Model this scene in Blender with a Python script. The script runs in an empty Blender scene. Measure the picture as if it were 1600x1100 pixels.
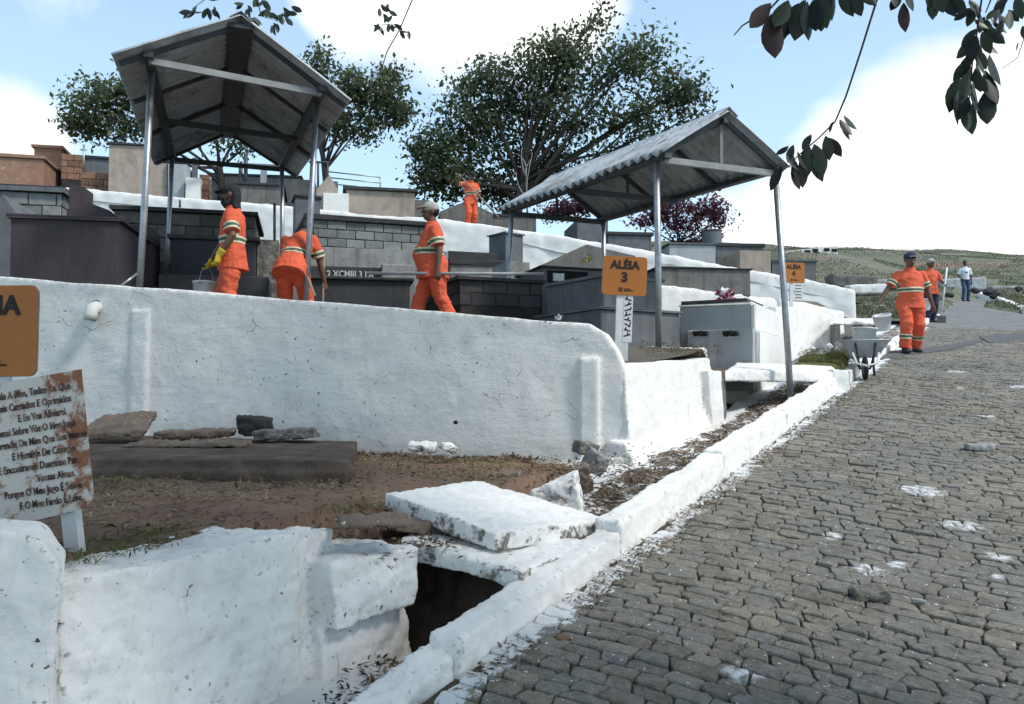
import bpy, bmesh, math, random
from mathutils import Vector, Matrix, noise
R = math.radians
random.seed(7)
SC = bpy.context.scene
COL = SC.collection
# ------------------------------------------------------------------ camera
F, PITCH, EYE = 1300.0, R(2.64), Vector((0, 0, 1.6))
cam = bpy.data.cameras.new("camera"); cam.sensor_width = 36; cam.lens = 36 * F / 1600
cam.clip_start = .05; cam.clip_end = 2000
camo = bpy.data.objects.new("camera", cam); COL.objects.link(camo)
camo.location = EYE; camo.rotation_euler = (R(90) + PITCH, 0, 0)
SC.camera = camo
SC.render.resolution_x, SC.render.resolution_y = 1024, 704
# ------------------------------------------------------------------ light
SUN_DIR = Vector((.90, -.44, 0)).normalized()
SUN_EL = R(50)
sd = Vector((SUN_DIR.x * math.cos(SUN_EL), SUN_DIR.y * math.cos(SUN_EL), math.sin(SUN_EL)))
sl = bpy.data.lights.new("sun", 'SUN'); sl.energy = 2.05; sl.angle = R(10); sl.color = (1, .955, .89)
so = bpy.data.objects.new("sun", sl); COL.objects.link(so)
so.rotation_euler = sd.to_track_quat('Z', 'Y').to_euler(); so.location = (30, -10, 40)
SC.view_settings.view_transform = 'Standard'; SC.view_settings.look = 'None'
SC.view_settings.exposure = 0.71; SC.view_settings.gamma = 1
SKY_STRENGTH = .115
# ------------------------------------------------------------------ pixel / plan helpers
SLOPE = .1538
def ray(px, py):
    x, u = (px - 800) / F, (550 - py) / F
    return Vector((x, math.cos(PITCH) - math.sin(PITCH) * u, math.sin(PITCH) + math.cos(PITCH) * u))
def at(px, py, Y):
    d = ray(px, py); return EYE + d * (Y / d.y)
def road(px, py, off=0):
    d = ray(px, py); return EYE + d * ((EYE.z - off) / (SLOPE * d.y - d.z))
def proj(p):
    v = Vector(p) - EYE
    f = v.y * math.cos(PITCH) + v.z * math.sin(PITCH)
    u = -v.y * math.sin(PITCH) + v.z * math.cos(PITCH)
    return (800 + F * v.x / f, 550 - F * u / f, f)
K0 = Vector((-.24, 3.15, 0)); KD = Vector((.515, .857, 0)); KN = Vector((.857, -.515, 0))
def k(t, s, dz=0):
    p = K0 + KD * t + KN * s; p.z = SLOPE * p.y + dz; return p
def kts(p):
    q = Vector((p[0], p[1], 0)) - K0; return q.dot(KD), q.dot(KN)
W0 = Vector((.95, 7.0, 0)); WD = Vector((-.98, .2, 0)).normalized()      # front retaining wall
def wall_y(x): return W0.y + (W0.x - x) * .2 / .98
def G(x, y): return 2.13 + .17 * (y - 9) - .05 * x                     # cemetery ground
UW = [(-26, 22.6, 8.2), (-11.6, 22.5, 7.08), (-1.3, 22.4, 6.22), (8.6, 22.0, 4.55), (9.25, 21.9, 4.3)]
def upper_top(x):
    for (x0, _, z0), (x1, _, z1) in zip(UW, UW[1:]):
        if x <= x1: return z0 + (z1 - z0) * (x - x0) / (x1 - x0)
    return UW[-1][2]
def GU(x, y): return upper_top(x) - .35 + .05 * (y - 22.4)
# ------------------------------------------------------------------ nodes
class N:
    def __init__(s, tree): s.t = tree; s.n = tree.nodes; s.l = tree.links
    def __call__(s, typ, ins=None, **kw):
        nd = s.n.new(typ)
        for a, b in kw.items(): setattr(nd, a, b)
        for a, b in (ins or {}).items():
            if isinstance(b, bpy.types.NodeSocket): s.l.new(b, nd.inputs[a])
            else: nd.inputs[a].default_value = b
        return nd
    def math(s, op, a, b=0., c=0., clamp=False):
        return s('ShaderNodeMath', {0: a, 1: b, 2: c}, operation=op, use_clamp=clamp).outputs[0]
    def mix(s, f, a, b, mode='MIX'):
        m = s('ShaderNodeMix', data_type='RGBA', blend_type=mode)
        for i, v in ((0, f), (6, a), (7, b)):
            if isinstance(v, bpy.types.NodeSocket): s.l.new(v, m.inputs[i])
            else: m.inputs[i].default_value = v if i == 0 else col(v)
        return m.outputs[2]
    def noise(s, vec, scale, detail=4, rough=.55, dist=0):
        return s('ShaderNodeTexNoise', {'Vector': vec, 'Scale': scale, 'Detail': detail, 'Roughness': rough, 'Distortion': dist}).outputs[0]
    def ramp(s, f, lo, hi):
        return s('ShaderNodeMapRange', {0: f, 1: lo, 2: hi}, clamp=True).outputs[0]
def col(c): return (c[0], c[1], c[2], 1) if not isinstance(c, (int, float)) else (c, c, c, 1)
# ------------------------------------------------------------------ sky
world = bpy.data.worlds.new("World"); SC.world = world; world.use_nodes = True
n = N(world.node_tree); n.n.clear()
sky = n('ShaderNodeTexSky', sky_type='NISHITA', sun_disc=False, sun_elevation=SUN_EL,
        sun_rotation=math.atan2(SUN_DIR.x, SUN_DIR.y), air_density=1.0, dust_density=1.2, ozone_density=1.0, altitude=700)
tc = n('ShaderNodeTexCoord').outputs['Generated']
sq = n('ShaderNodeVectorMath', {0: tc, 1: (1, 1, 1.9)}, operation='MULTIPLY').outputs[0]
nz = n.noise(sq, 2.3, 7, .58, .25)
acc = n.math('MULTIPLY', n.math('SUBTRACT', nz, .475), 1.9)
for px, py, rad, w in ((1500, 350, .22, 1.1), (1340, 340, .13, .8), (1650, 250, .15, .8), (1150, 390, .10, .6), (690, 0, .10, .8), (850, 5, .10, .85),
                       (560, -10, .09, .75), (560, -110, .12, .7), (870, -120, .16, .6), (120, -30, .10, .40), (10, 215, .07, .8), (1750, 430, .36, 1.2),
                       (-300, 330, .3, .6)):
    d = ray(px, py).normalized()
    dt = n('ShaderNodeVectorMath', {0: tc, 1: tuple(d)}, operation='DISTANCE').outputs['Value']
    acc = n.math('ADD', acc, n.math('MULTIPLY', n.ramp(dt, rad, rad * .25), w))
cl = n.ramp(acc, .30, .80)
z = n('ShaderNodeSeparateXYZ', {0: tc}).outputs[2]
skyc = n.mix(1.0, sky.outputs[0], (1.0, 1.0, 1.0), 'MULTIPLY')
hz = n.ramp(z, .45, -.02)
skyc = n.mix(n.math('ADD', n.math('MULTIPLY', hz, .32), .34), skyc, (4.9, 7.0, 8.4))
shade = n.ramp(n.noise(sq, 5.5, 5, .6), .35, .65)
cloudc = n.mix(shade, (5.6, 5.7, 5.85), (8.6, 8.5, 8.3))
out = n.mix(cl, skyc, cloudc)
bg = n('ShaderNodeBackground', {'Color': out, 'Strength': SKY_STRENGTH})
n('ShaderNodeOutputWorld', {0: bg.outputs[0]})
# ------------------------------------------------------------------ materials
MATS = {}
def newmat(name):
    m = bpy.data.materials.new(name); m.use_nodes = True; nn = N(m.node_tree)
    b = nn.n['Principled BSDF']; MATS[name] = m; return m, nn, b
def setin(nn, b, key, v):
    if isinstance(v, bpy.types.NodeSocket): nn.l.new(v, b.inputs[key])
    else: b.inputs[key].default_value = v
def pmat(name, c1, c2=None, scale=5, rough=.85, bump=.25, bscale=40, metal=0, lo=.35, hi=.65, rnd=0, c3=None, s3=1.3, dots=None, spec=.3, streak=0, local=False):
    m, nn, b = newmat(name)
    P = nn('ShaderNodeTexCoord').outputs['Object'] if local else nn('ShaderNodeNewGeometry').outputs['Position']
    c2 = c2 or tuple(x * .75 for x in c1)
    c = nn.mix(nn.ramp(nn.noise(P, scale, 6, .62), lo, hi), c1, c2)
    if c3: c = nn.mix(nn.ramp(nn.noise(P, s3, 5, .6, .4), .5, .68), c, c3)
    if streak:
        Q = nn('ShaderNodeVectorMath', {0: P, 1: (9, 9, .7)}, operation='MULTIPLY').outputs[0]
        c = nn.mix(nn.math('MULTIPLY', nn.ramp(nn.noise(Q, 1, 4, .6), .5, .72), streak), c, tuple(x * .35 for x in c1))
    if dots:
        c = nn.mix(nn.ramp(nn.noise(P, dots[0], 2, .5), dots[1], dots[1] + .03), c, dots[2])
    if rnd:
        r = nn('ShaderNodeObjectInfo').outputs['Random']
        c = nn.mix(1, c, nn('ShaderNodeCombineColor', {0: nn.ramp(r, -1 / rnd * .5, 1 + 1 / rnd * .0), 1: nn.ramp(r, -1 / rnd * .5, 1), 2: nn.ramp(r, -1 / rnd * .5, 1)}).outputs[0], 'MULTIPLY')
    setin(nn, b, 'Base Color', c); b.inputs['Roughness'].default_value = rough; b.inputs['Metallic'].default_value = metal
    b.inputs['Specular IOR Level'].default_value = spec
    if bump:
        h = nn.math('ADD', nn.noise(P, bscale, 6, .65), nn.math('MULTIPLY', nn.noise(P, bscale * .22, 4), 1.5))
        bp = nn('ShaderNodeBump', {'Strength': bump, 'Distance': .02, 'Height': h})
        nn.l.new(bp.outputs[0], b.inputs['Normal'])
    return m
def whitewash(name, base=.80, dirt=.6, specks=.70, crack=.5, chips=True, broken=0):
    m, nn, b = newmat(name)
    P = nn('ShaderNodeNewGeometry').outputs['Position']
    c = nn.mix(nn.ramp(nn.noise(P, 1.7, 6, .65), .35, .7), (base, base * .975, base * .92), (base * .9, base * .88, base * .835))
    c = nn.mix(nn.math('MULTIPLY', nn.ramp(nn.noise(P, 5, 8, .72, .6), .5, .74), dirt * .6), c, (.45, .435, .40))
    # flaked spots and hairline cracks
    sp = nn.ramp(nn.noise(P, 26, 3, .6), specks, specks + .03)
    sp = nn.math('MULTIPLY', sp, nn.ramp(nn.noise(P, 2.3, 3), .47, .56))
    c = nn.mix(sp, c, (.10, .095, .085))
    w = nn('ShaderNodeVectorMath', {0: P, 1: nn('ShaderNodeVectorMath', {0: nn('ShaderNodeTexNoise', {'Vector': P, 'Scale': 4.0, 'Detail': 4.}).outputs['Color'], 1: (.35, .35, .35)}, operation='MULTIPLY').outputs[0]}, operation='ADD').outputs[0]
    v = nn('ShaderNodeTexVoronoi', {'Vector': w, 'Scale': 1.5}, feature='DISTANCE_TO_EDGE').outputs['Distance']
    cr = nn.math('MULTIPLY', nn.ramp(v, .006, .002), nn.ramp(nn.noise(P, 1.9, 3), .56, .62))
    c = nn.mix(nn.math('MULTIPLY', cr, crack), c, (.1, .1, .1))
    if broken:      # bare aggregate on the broken side faces
        nzc = nn('ShaderNodeSeparateXYZ', {0: nn('ShaderNodeNewGeometry').outputs['True Normal']}).outputs[2]
        bk = nn.math('MULTIPLY', nn.ramp(nzc, .55, .15), nn.ramp(nn.noise(P, 7, 6, .7), .62 - broken, .68 - broken))
        c = nn.mix(bk, c, nn.mix(nn.ramp(nn.noise(P, 45, 4, .7), .4, .6), (.12, .10, .085), (.30, .27, .235)))
    Qs = nn('ShaderNodeVectorMath', {0: P, 1: (7, 7, .6)}, operation='MULTIPLY').outputs[0]   # rain streaks
    c = nn.mix(nn.math('MULTIPLY', nn.ramp(nn.noise(Qs, 1, 5, .65), .56, .78), dirt * .35), c, (.42, .40, .36))
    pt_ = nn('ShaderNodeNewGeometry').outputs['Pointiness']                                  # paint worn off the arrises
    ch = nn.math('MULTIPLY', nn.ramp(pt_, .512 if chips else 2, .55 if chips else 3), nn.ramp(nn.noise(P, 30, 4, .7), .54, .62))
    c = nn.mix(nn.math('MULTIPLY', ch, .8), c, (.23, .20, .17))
    lowp = nn.math('MULTIPLY', nn.ramp(pt_, .492 if chips else -1, .46 if chips else -2), nn.ramp(nn.noise(P, 40, 3, .7), .5, .6))  # concave hollows darkened in noise-broken spots
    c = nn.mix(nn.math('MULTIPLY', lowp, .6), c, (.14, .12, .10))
    setin(nn, b, 'Base Color', c); b.inputs['Roughness'].default_value = .9; b.inputs['Specular IOR Level'].default_value = .15
    h = nn.math('ADD', nn.math('MULTIPLY', nn.noise(P, 60, 5, .6), .45), nn.math('MULTIPLY', nn.noise(P, 5, 6, .6), 2.6))
    Qb = nn('ShaderNodeVectorMath', {0: P, 1: (2.2, 2.2, 13)}, operation='MULTIPLY').outputs[0]     # brush strokes
    h = nn.math('ADD', h, nn.math('MULTIPLY', nn.noise(Qb, 1.3, 5, .6, .8), .7))
    h = nn.math('SUBTRACT', h, nn.math('MULTIPLY', nn.math('MAXIMUM', sp, cr), .8))
    bp = nn('ShaderNodeBump', {'Strength': .20, 'Distance': .03, 'Height': h}); nn.l.new(bp.outputs[0], b.inputs['Normal'])
    return m
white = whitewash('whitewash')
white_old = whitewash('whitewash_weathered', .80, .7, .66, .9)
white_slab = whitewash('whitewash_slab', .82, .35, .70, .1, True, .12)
white_far = whitewash('whitewash_far', .80, .3, .74, .8)
white_plain = whitewash('whitewash_plain', .78, .6, .72, .4, False)

def cobble_material(name, paint_only=False, gutter=False):
    m, nn, b = newmat(name)
    P = nn('ShaderNodeNewGeometry').outputs['Position']
    rnd = nn('ShaderNodeAttribute', attribute_name='tone').outputs['Fac']
    if gutter:
        c = nn.mix(nn.ramp(nn.noise(P, 6, 6, .65), .35, .65), (.13, .095, .07), (.06, .045, .035))
        c = nn.mix(nn.ramp(nn.noise(P, 30, 4), .55, .65), c, (.22, .18, .14))
    else:
        r2 = nn.math('FRACT', nn.math('MULTIPLY', rnd, 7.31))
        ca = nn.mix(rnd, (.145, .116, .084), (.29, .25, .192)); ca = nn.mix(nn.math('MULTIPLY', nn.ramp(r2, .55, .9), .8), ca, (.17, .17, .16))
        c = nn.mix(nn.math('MULTIPLY', nn.ramp(nn.noise(P, .7, 4), .42, .62), .75), ca, (.14, .138, .122))
        c = nn.mix(nn.math('MULTIPLY', nn.ramp(nn.noise(P, 24, 6, .7), .4, .68), .7), c, (.30, .28, .235))
        c = nn.mix(nn.math('MULTIPLY', nn.ramp(nn.noise(P, 90, 3, .7), .5, .7), .5), c, (.055, .05, .042))
        c = nn.mix(nn.math('MULTIPLY', nn.ramp(nn.noise(P, 3.1, 5, .7), .52, .70), .55), c, (.065, .06, .04))
    # whitewash dripped along the kerb and spilled in places
    Q = nn('ShaderNodeVectorMath', {0: P, 1: tuple(K0)}, operation='SUBTRACT').outputs[0]
    s = nn('ShaderNodeVectorMath', {0: Q, 1: tuple(KN)}, operation='DOT_PRODUCT').outputs['Value']
    nz1 = nn.noise(P, 5.5, 6, .7); nz2 = nn.noise(P, 22, 5, .7)
    nb = nn.math('ADD', nn.math('MULTIPLY', nz1, .6), nn.math('MULTIPLY', nz2, .4))
    if gutter:
        mask = nn.ramp(nn.math('ADD', nb, nn.ramp(nn.math('ABSOLUTE', nn.math('ADD', s, 0.58)), .0, .42)), 1.02, 1.1)
        mask = nn.math('MAXIMUM', mask, nn.ramp(nb, .525, .57))
        tt = nn('ShaderNodeVectorMath', {0: Q, 1: tuple(KD)}, operation='DOT_PRODUCT').outputs['Value']
        mask = nn.math('MAXIMUM', mask, nn.ramp(nn.math('ADD', nb, nn.ramp(tt, .75, .25)), .86, .95))
    else:
        mask = nn.ramp(nn.math('ADD', nb, nn.ramp(s, .42, -.12)), 1.09, 1.15)
    if not gutter:
        for px, py, r in ((1445, 768, .26), (1500, 820, .20), (1160, 1052, .13), (1135, 760, .12), (1495, 580, .24), (1360, 890, .14), (1590, 604, .2),
                          (1500, 606, .13), (1430, 765, .18), (1300, 835, .10), (1560, 870, .12), (770, 1015, .12), (1030, 860, .10), (1560, 900, .07), (1400, 880, .1), (1540, 650, .15)):
            p = road(px, py)
            d = nn('ShaderNodeVectorMath', {0: P, 1: tuple(p)}, operation='DISTANCE').outputs['Value']
            mk = nn.ramp(nn.math('ADD', nb, nn.ramp(d, r * 1.2, r * .0)), .98, 1.22); mk = nn.math('MULTIPLY', mk, nn.ramp(nz2, .36, .58))
            mask = nn.math('MAXIMUM', mask, mk)
        # fine spatter
        mask = nn.math('MAXIMUM', mask, nn.math('MULTIPLY', nn.ramp(nn.noise(P, 42, 1), .735, .75), .85))
    c = nn.mix(mask, c, (.72, .73, .72))
    setin(nn, b, 'Base Color', c); b.inputs['Roughness'].default_value = .78; b.inputs['Specular IOR Level'].default_value = .35
    bp = nn('ShaderNodeBump', {'Strength': .8, 'Distance': .014, 'Height': nn.math('ADD', nn.noise(P, 70, 6, .7), nn.math('MULTIPLY', nn.noise(P, 18, 4), 1.6))})
    nn.l.new(bp.outputs[0], b.inputs['Normal'])
    return m
cobble_m = cobble_material('cobble_stone')
gutter_m = cobble_material('gutter_dirt', gutter=True)
road_dirt = pmat('road_joint_soil', (.05, .042, .031), (.095, .078, .055), 9, bump=.6, c3=(.06, .065, .03), s3=3)
asphalt_m = pmat('asphalt_patch', (.085, .085, .085), (.12, .12, .118), 7, bump=.5, bscale=90)
far_road_m = pmat('far_road_cobble', (.21, .205, .19), (.15, .145, .135), 3, bump=.7, bscale=7, dots=(8, .62, (.1, .1, .09)))
dirt_m = pmat('dirt', (.22, .138, .092), (.15, .096, .066), 3.2, .95, .7, 30, c3=(.21, .14, .095), s3=1.6, dots=(30, .60, (.075, .052, .034)))
grass_dirt = pmat('grassy_soil', (.12, .115, .07), (.075, .08, .045), 2.2, .95, .7, 12, c3=(.16, .125, .085), s3=.5)
cem_soil = pmat('cemetery_soil', (.13, .11, .085), (.09, .085, .07), 2, .95, .5, 20)
hill_m, nn, b = newmat('hill_grass')
P = nn('ShaderNodeNewGeometry').outputs['Position']
st = nn('ShaderNodeVectorMath', {0: P, 1: (.5, 1.0, 1)}, operation='MULTIPLY').outputs[0]
c = nn.mix(nn.ramp(nn.noise(st, .16, 6, .6), .42, .58), (.085, .105, .052), (.155, .15, .105))
c = nn.mix(nn.ramp(nn.noise(st, .7, 6, .65), .5, .66), c, (.20, .185, .15))
c = nn.mix(nn.ramp(nn.noise(st, .28, 5, .6), .61, .66), c, (.25, .16, .12))
c = nn.mix(nn.ramp(nn.noise(P, 2.6, 6, .7), .55, .7), c, (.06, .065, .045))
setin(nn, b, 'Base Color', c); b.inputs['Roughness'].default_value = .95
bp = nn('ShaderNodeBump', {'Strength': .8, 'Distance': .25, 'Height': nn.noise(P, 1.6, 8, .7)}); nn.l.new(bp.outputs[0], b.inputs['Normal'])

plum = pmat('plum_cement', (.072, .058, .062), (.053, .044, .048), 2.5, .8, .15, 50, streak=.35)
charcoal = pmat('charcoal_cement', (.055, .057, .061), (.04, .042, .046), 3, .75, .2, 50, streak=.5)
slate = pmat('slate_grey_cement', (.145, .153, .158), (.105, .112, .117), 3, .8, .2, 45, streak=.5)
midgrey = pmat('grey_cement', (.40, .415, .42), (.33, .342, .348), 3, .85, .15, 45, streak=.25)
lightgrey = pmat('pale_grey_cement', (.33, .33, .32), (.25, .25, .24), 3, .9, .35, 30, c3=(.17, .165, .155), s3=2, streak=.5)
brownstone = pmat('brown_grey_cement', (.18, .168, .155), (.125, .117, .108), 4, .9, .35, 30, streak=.6)
beige = pmat('beige_render', (.40, .33, .27), (.31, .255, .21), 3, .9, .3, 30, c3=(.22, .18, .15), s3=1.6, streak=.3)
terracotta = pmat('terracotta_render', (.32, .19, .13), (.25, .145, .10), 4, .9, .3, 30, dots=(12, .66, (.42, .27, .2)), streak=.2)
terra_brick = pmat('terracotta_brick', (.34, .19, .12), (.24, .13, .085), 8, .9, .4, 40, rnd=.4)
olive_block = pmat('olive_grey_block', (.20, .188, .16), (.14, .133, .115), 7, .9, .5, 40, rnd=.5)
grey_block = pmat('grey_green_block', (.30, .312, .295), (.22, .23, .22), 7, .9, .5, 40, rnd=.4)
dark_block = pmat('dark_grey_block', (.088, .085, .086), (.062, .06, .062), 6, .85, .4, 40, rnd=.4)
mortar_dark = pmat('dark_mortar', (.05, .048, .045), (.035, .033, .03), 9, .95, .4, 40)
lid_dark = pmat('dark_lid', (.035, .036, .038), (.055, .054, .052), 5, .85, .4, 40)
rough_conc = pmat('rough_mottled_concrete', (.27, .255, .23), (.10, .09, .08), 11, .95, .8, 25)
old_slab = pmat('old_brown_concrete', (.235, .18, .14), (.15, .112, .085), 6, .95, .6, 40, dots=(30, .68, (.5, .48, .45)))
dark_step = pmat('dark_wet_concrete', (.075, .054, .041), (.12, .088, .066), 7, .9, .8, 30, c3=(.17, .125, .095), s3=4)
black_hole = pmat('opening_shade', (.01, .01, .01), (.02, .018, .015), 5, .95, .3, 30)  # near-black colour stands for the shade inside holes and niches
steel = pmat('galvanised_steel', (.42, .43, .44), (.30, .31, .32), 9, .42, .08, 60, metal=.75)
steel_dark = pmat('dark_steel', (.085, .09, .095), (.06, .062, .066), 6, .6, .1, 60, metal=.3)
steel_bar = pmat('pale_painted_steel', (.30, .31, .31), (.22, .23, .23), 6, .6, .1, 60)
sheet = pmat('weathered_zinc_sheet', (.45, .475, .495), (.37, .39, .41), 3.5, .6, .1, 50, metal=.0, streak=.4, c3=(.17, .165, .16), s3=2.4)
orange = pmat('orange_cloth', (.70, .125, .058), (.62, .105, .05), 14, .85, .35, 60, local=True)
band_pale = pmat('pale_reflective_tape', (.66, .62, .42), (.56, .53, .38), 20, .55, .1, 60)
band_olive = pmat('olive_reflective_tape', (.10, .115, .07), (.07, .085, .05), 20, .6, .1, 60)
skin = pmat('brown_skin', (.16, .085, .056), (.125, .065, .043), 12, .55, .1, 80)
skin_l = pmat('light_brown_skin', (.25, .135, .09), (.21, .11, .075), 12, .55, .1, 80)
hair_m = pmat('black_hair', (.012, .011, .012), (.02, .018, .018), 30, .6, .3, 90)
eye_m = pmat('eye', (.02, .015, .012), (.03, .02, .018), 30, .3, 0)
lip_m = pmat('lips', (.10, .045, .035), (.085, .04, .03), 30, .5, 0)
black_cloth = pmat('black_cloth', (.02, .02, .024), (.03, .03, .034), 12, .9, .3, 60)
navy_cloth = pmat('navy_cloth', (.03, .034, .085), (.025, .03, .065), 12, .9, .3, 60)
cap_grey = pmat('pale_grey_cloth', (.42, .40, .36), (.33, .32, .29), 12, .9, .3, 60)
white_cloth = pmat('white_cloth', (.74, .75, .78), (.66, .67, .70), 12, .9, .2, 60)
jeans = pmat('blue_denim', (.045, .095, .17), (.035, .07, .13), 14, .9, .3, 70)
glove_y = pmat('yellow_glove', (.62, .44, .04), (.5, .36, .03), 12, .7, .2, 60)
rubber = pmat('black_rubber', (.018, .018, .02), (.03, .03, .032), 12, .8, .2, 60)
wood = pmat('worn_wood', (.34, .27, .2), (.25, .2, .15), 18, .8, .2, 60)
plastic_w = pmat('paint_stained_plastic', (.62, .63, .63), (.50, .51, .51), 5, .5, .1, 40, c3=(.74, .75, .75), s3=4)
barrow_grey = pmat('barrow_metal', (.40, .42, .43), (.30, .315, .325), 5, .5, .1, 40, c3=(.62, .63, .63), s3=3)
dark_blue_metal = pmat('dark_blue_paint', (.03, .034, .06), (.022, .025, .04), 5, .5, .1, 40)
pvc = pmat('dirty_pvc', (.70, .69, .64), (.60, .58, .53), 6, .5, .05, 40)
sign_orange = pmat('sign_orange', (.43, .155, .036), (.38, .135, .032), 3, .5, .05, 30)
sign_black = pmat('sign_black', (.016, .012, .012), (.03, .022, .02), 30, .6, 0)
sign_back = pmat('sign_edge_steel', (.3, .3, .3), (.2, .2, .2), 30, .6, 0)
post_white = pmat('white_painted_post', (.68, .68, .67), (.55, .55, .54), 5, .6, .1, 40)
rust_sign, nn, b = newmat('rusty_white_sign')
P = nn('ShaderNodeTexCoord').outputs['Object']
x = nn('ShaderNodeSeparateXYZ', {0: P}).outputs[0]
edge = nn.ramp(x, -.02, .24)
nz = nn.noise(P, 11, 8, .72, .4)
rm = nn.ramp(nn.math('ADD', nz, nn.math('MULTIPLY', edge, .15)), .54, .65)
c = nn.mix(rm, (.60, .56, .50), (.27, .10, .045))
c = nn.mix(nn.ramp(nn.noise(P, 26, 6, .7), .60, .68), c, (.12, .05, .03))
setin(nn, b, 'Base Color', c); b.inputs['Roughness'].default_value = .7
flower_red = pmat('red_petal', (.55, .03, .06), (.5, .12, .16), 40, .7, .1, 60)
flower_yel = pmat('yellow_petal', (.6, .5, .15), (.5, .4, .1), 40, .7, .1, 60)
white_paint = pmat('white_paint_mark', (.62, .62, .6), (.4, .4, .39), 30, .9, .2, 60)
brick_red = pmat('red_brick', (.13, .035, .025), (.09, .028, .02), 12, .9, .4, 40)
bark = pmat('bark', (.075, .06, .05), (.045, .037, .032), 9, .95, .7, 25)
def leafmat(name, c1, c2, trans=.35, rough=.55, rnd=False):
    m, nn, b = newmat(name)
    a = nn('ShaderNodeObjectInfo').outputs['Random'] if rnd else nn('ShaderNodeAttribute', attribute_name='tone').outputs['Fac']
    c = nn.mix(a, c1, c2)
    setin(nn, b, 'Base Color', c); b.inputs['Roughness'].default_value = rough; b.inputs['Specular IOR Level'].default_value = .35
    tr = nn('ShaderNodeBsdfTranslucent', {'Color': c})
    ms = nn('ShaderNodeMixShader', {0: trans, 1: b.outputs[0], 2: tr.outputs[0]})
    nn.l.new(ms.outputs[0], nn.n['Material Output'].inputs[0])
    return m
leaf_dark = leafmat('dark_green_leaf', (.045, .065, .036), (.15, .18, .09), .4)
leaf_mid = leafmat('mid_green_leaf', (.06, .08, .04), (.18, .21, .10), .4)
leaf_purple = leafmat('maroon_leaf', (.05, .02, .028), (.22, .075, .10))
leaf_ficus = leafmat('glossy_ficus_leaf', (.016, .026, .026), (.06, .08, .05), .16, .42, True)
leaf_ficus_red = leafmat('reddish_ficus_leaf', (.055, .036, .036), (.075, .042, .038), .15, .4)
leaf_dead = leafmat('dead_leaf', (.055, .032, .02), (.26, .19, .12), .1, .9)
grass_dry = leafmat('dry_grass_blade', (.19, .15, .085), (.42, .36, .22), .2, .9)
grass_grn = leafmat('green_grass_blade', (.06, .075, .022), (.16, .15, .05), .25, .9)
hill_blade = leafmat('hill_grass_blade', (.10, .11, .06), (.19, .18, .115), .2, .9)
palm_m = leafmat('palm_leaf', (.03, .05, .03), (.08, .10, .06))
# ------------------------------------------------------------------ mesh helpers
def link(o, parent=None):
    COL.objects.link(o)
    if parent: o.parent = parent
    return o
def tag(o, label=None, cat=None, group=None, kind=None):
    for a, b in (('label', label), ('category', cat), ('group', group), ('kind', kind)):
        if b: o[a] = b
    return o
def empty(name, loc=(0, 0, 0), rz=0, label=None, cat=None, group=None, kind=None, parent=None):
    o = bpy.data.objects.new(name, None); o.empty_display_size = .1
    link(o, parent); o.location = loc; o.rotation_euler = (0, 0, rz)
    return tag(o, label, cat, group, kind)
def mesh(name, V, Fc, m=None, parent=None, smooth=False, tone=None):
    me = bpy.data.meshes.new(name); me.from_pydata([tuple(v) for v in V], [], Fc); me.update()
    if m: me.materials.append(m)
    if smooth: me.polygons.foreach_set('use_smooth', [True] * len(me.polygons))
    if tone is not None:
        at_ = me.attributes.new('tone', 'FLOAT', 'FACE'); at_.data.foreach_set('value', tone)
    return link(bpy.data.objects.new(name, me), parent)
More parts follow.
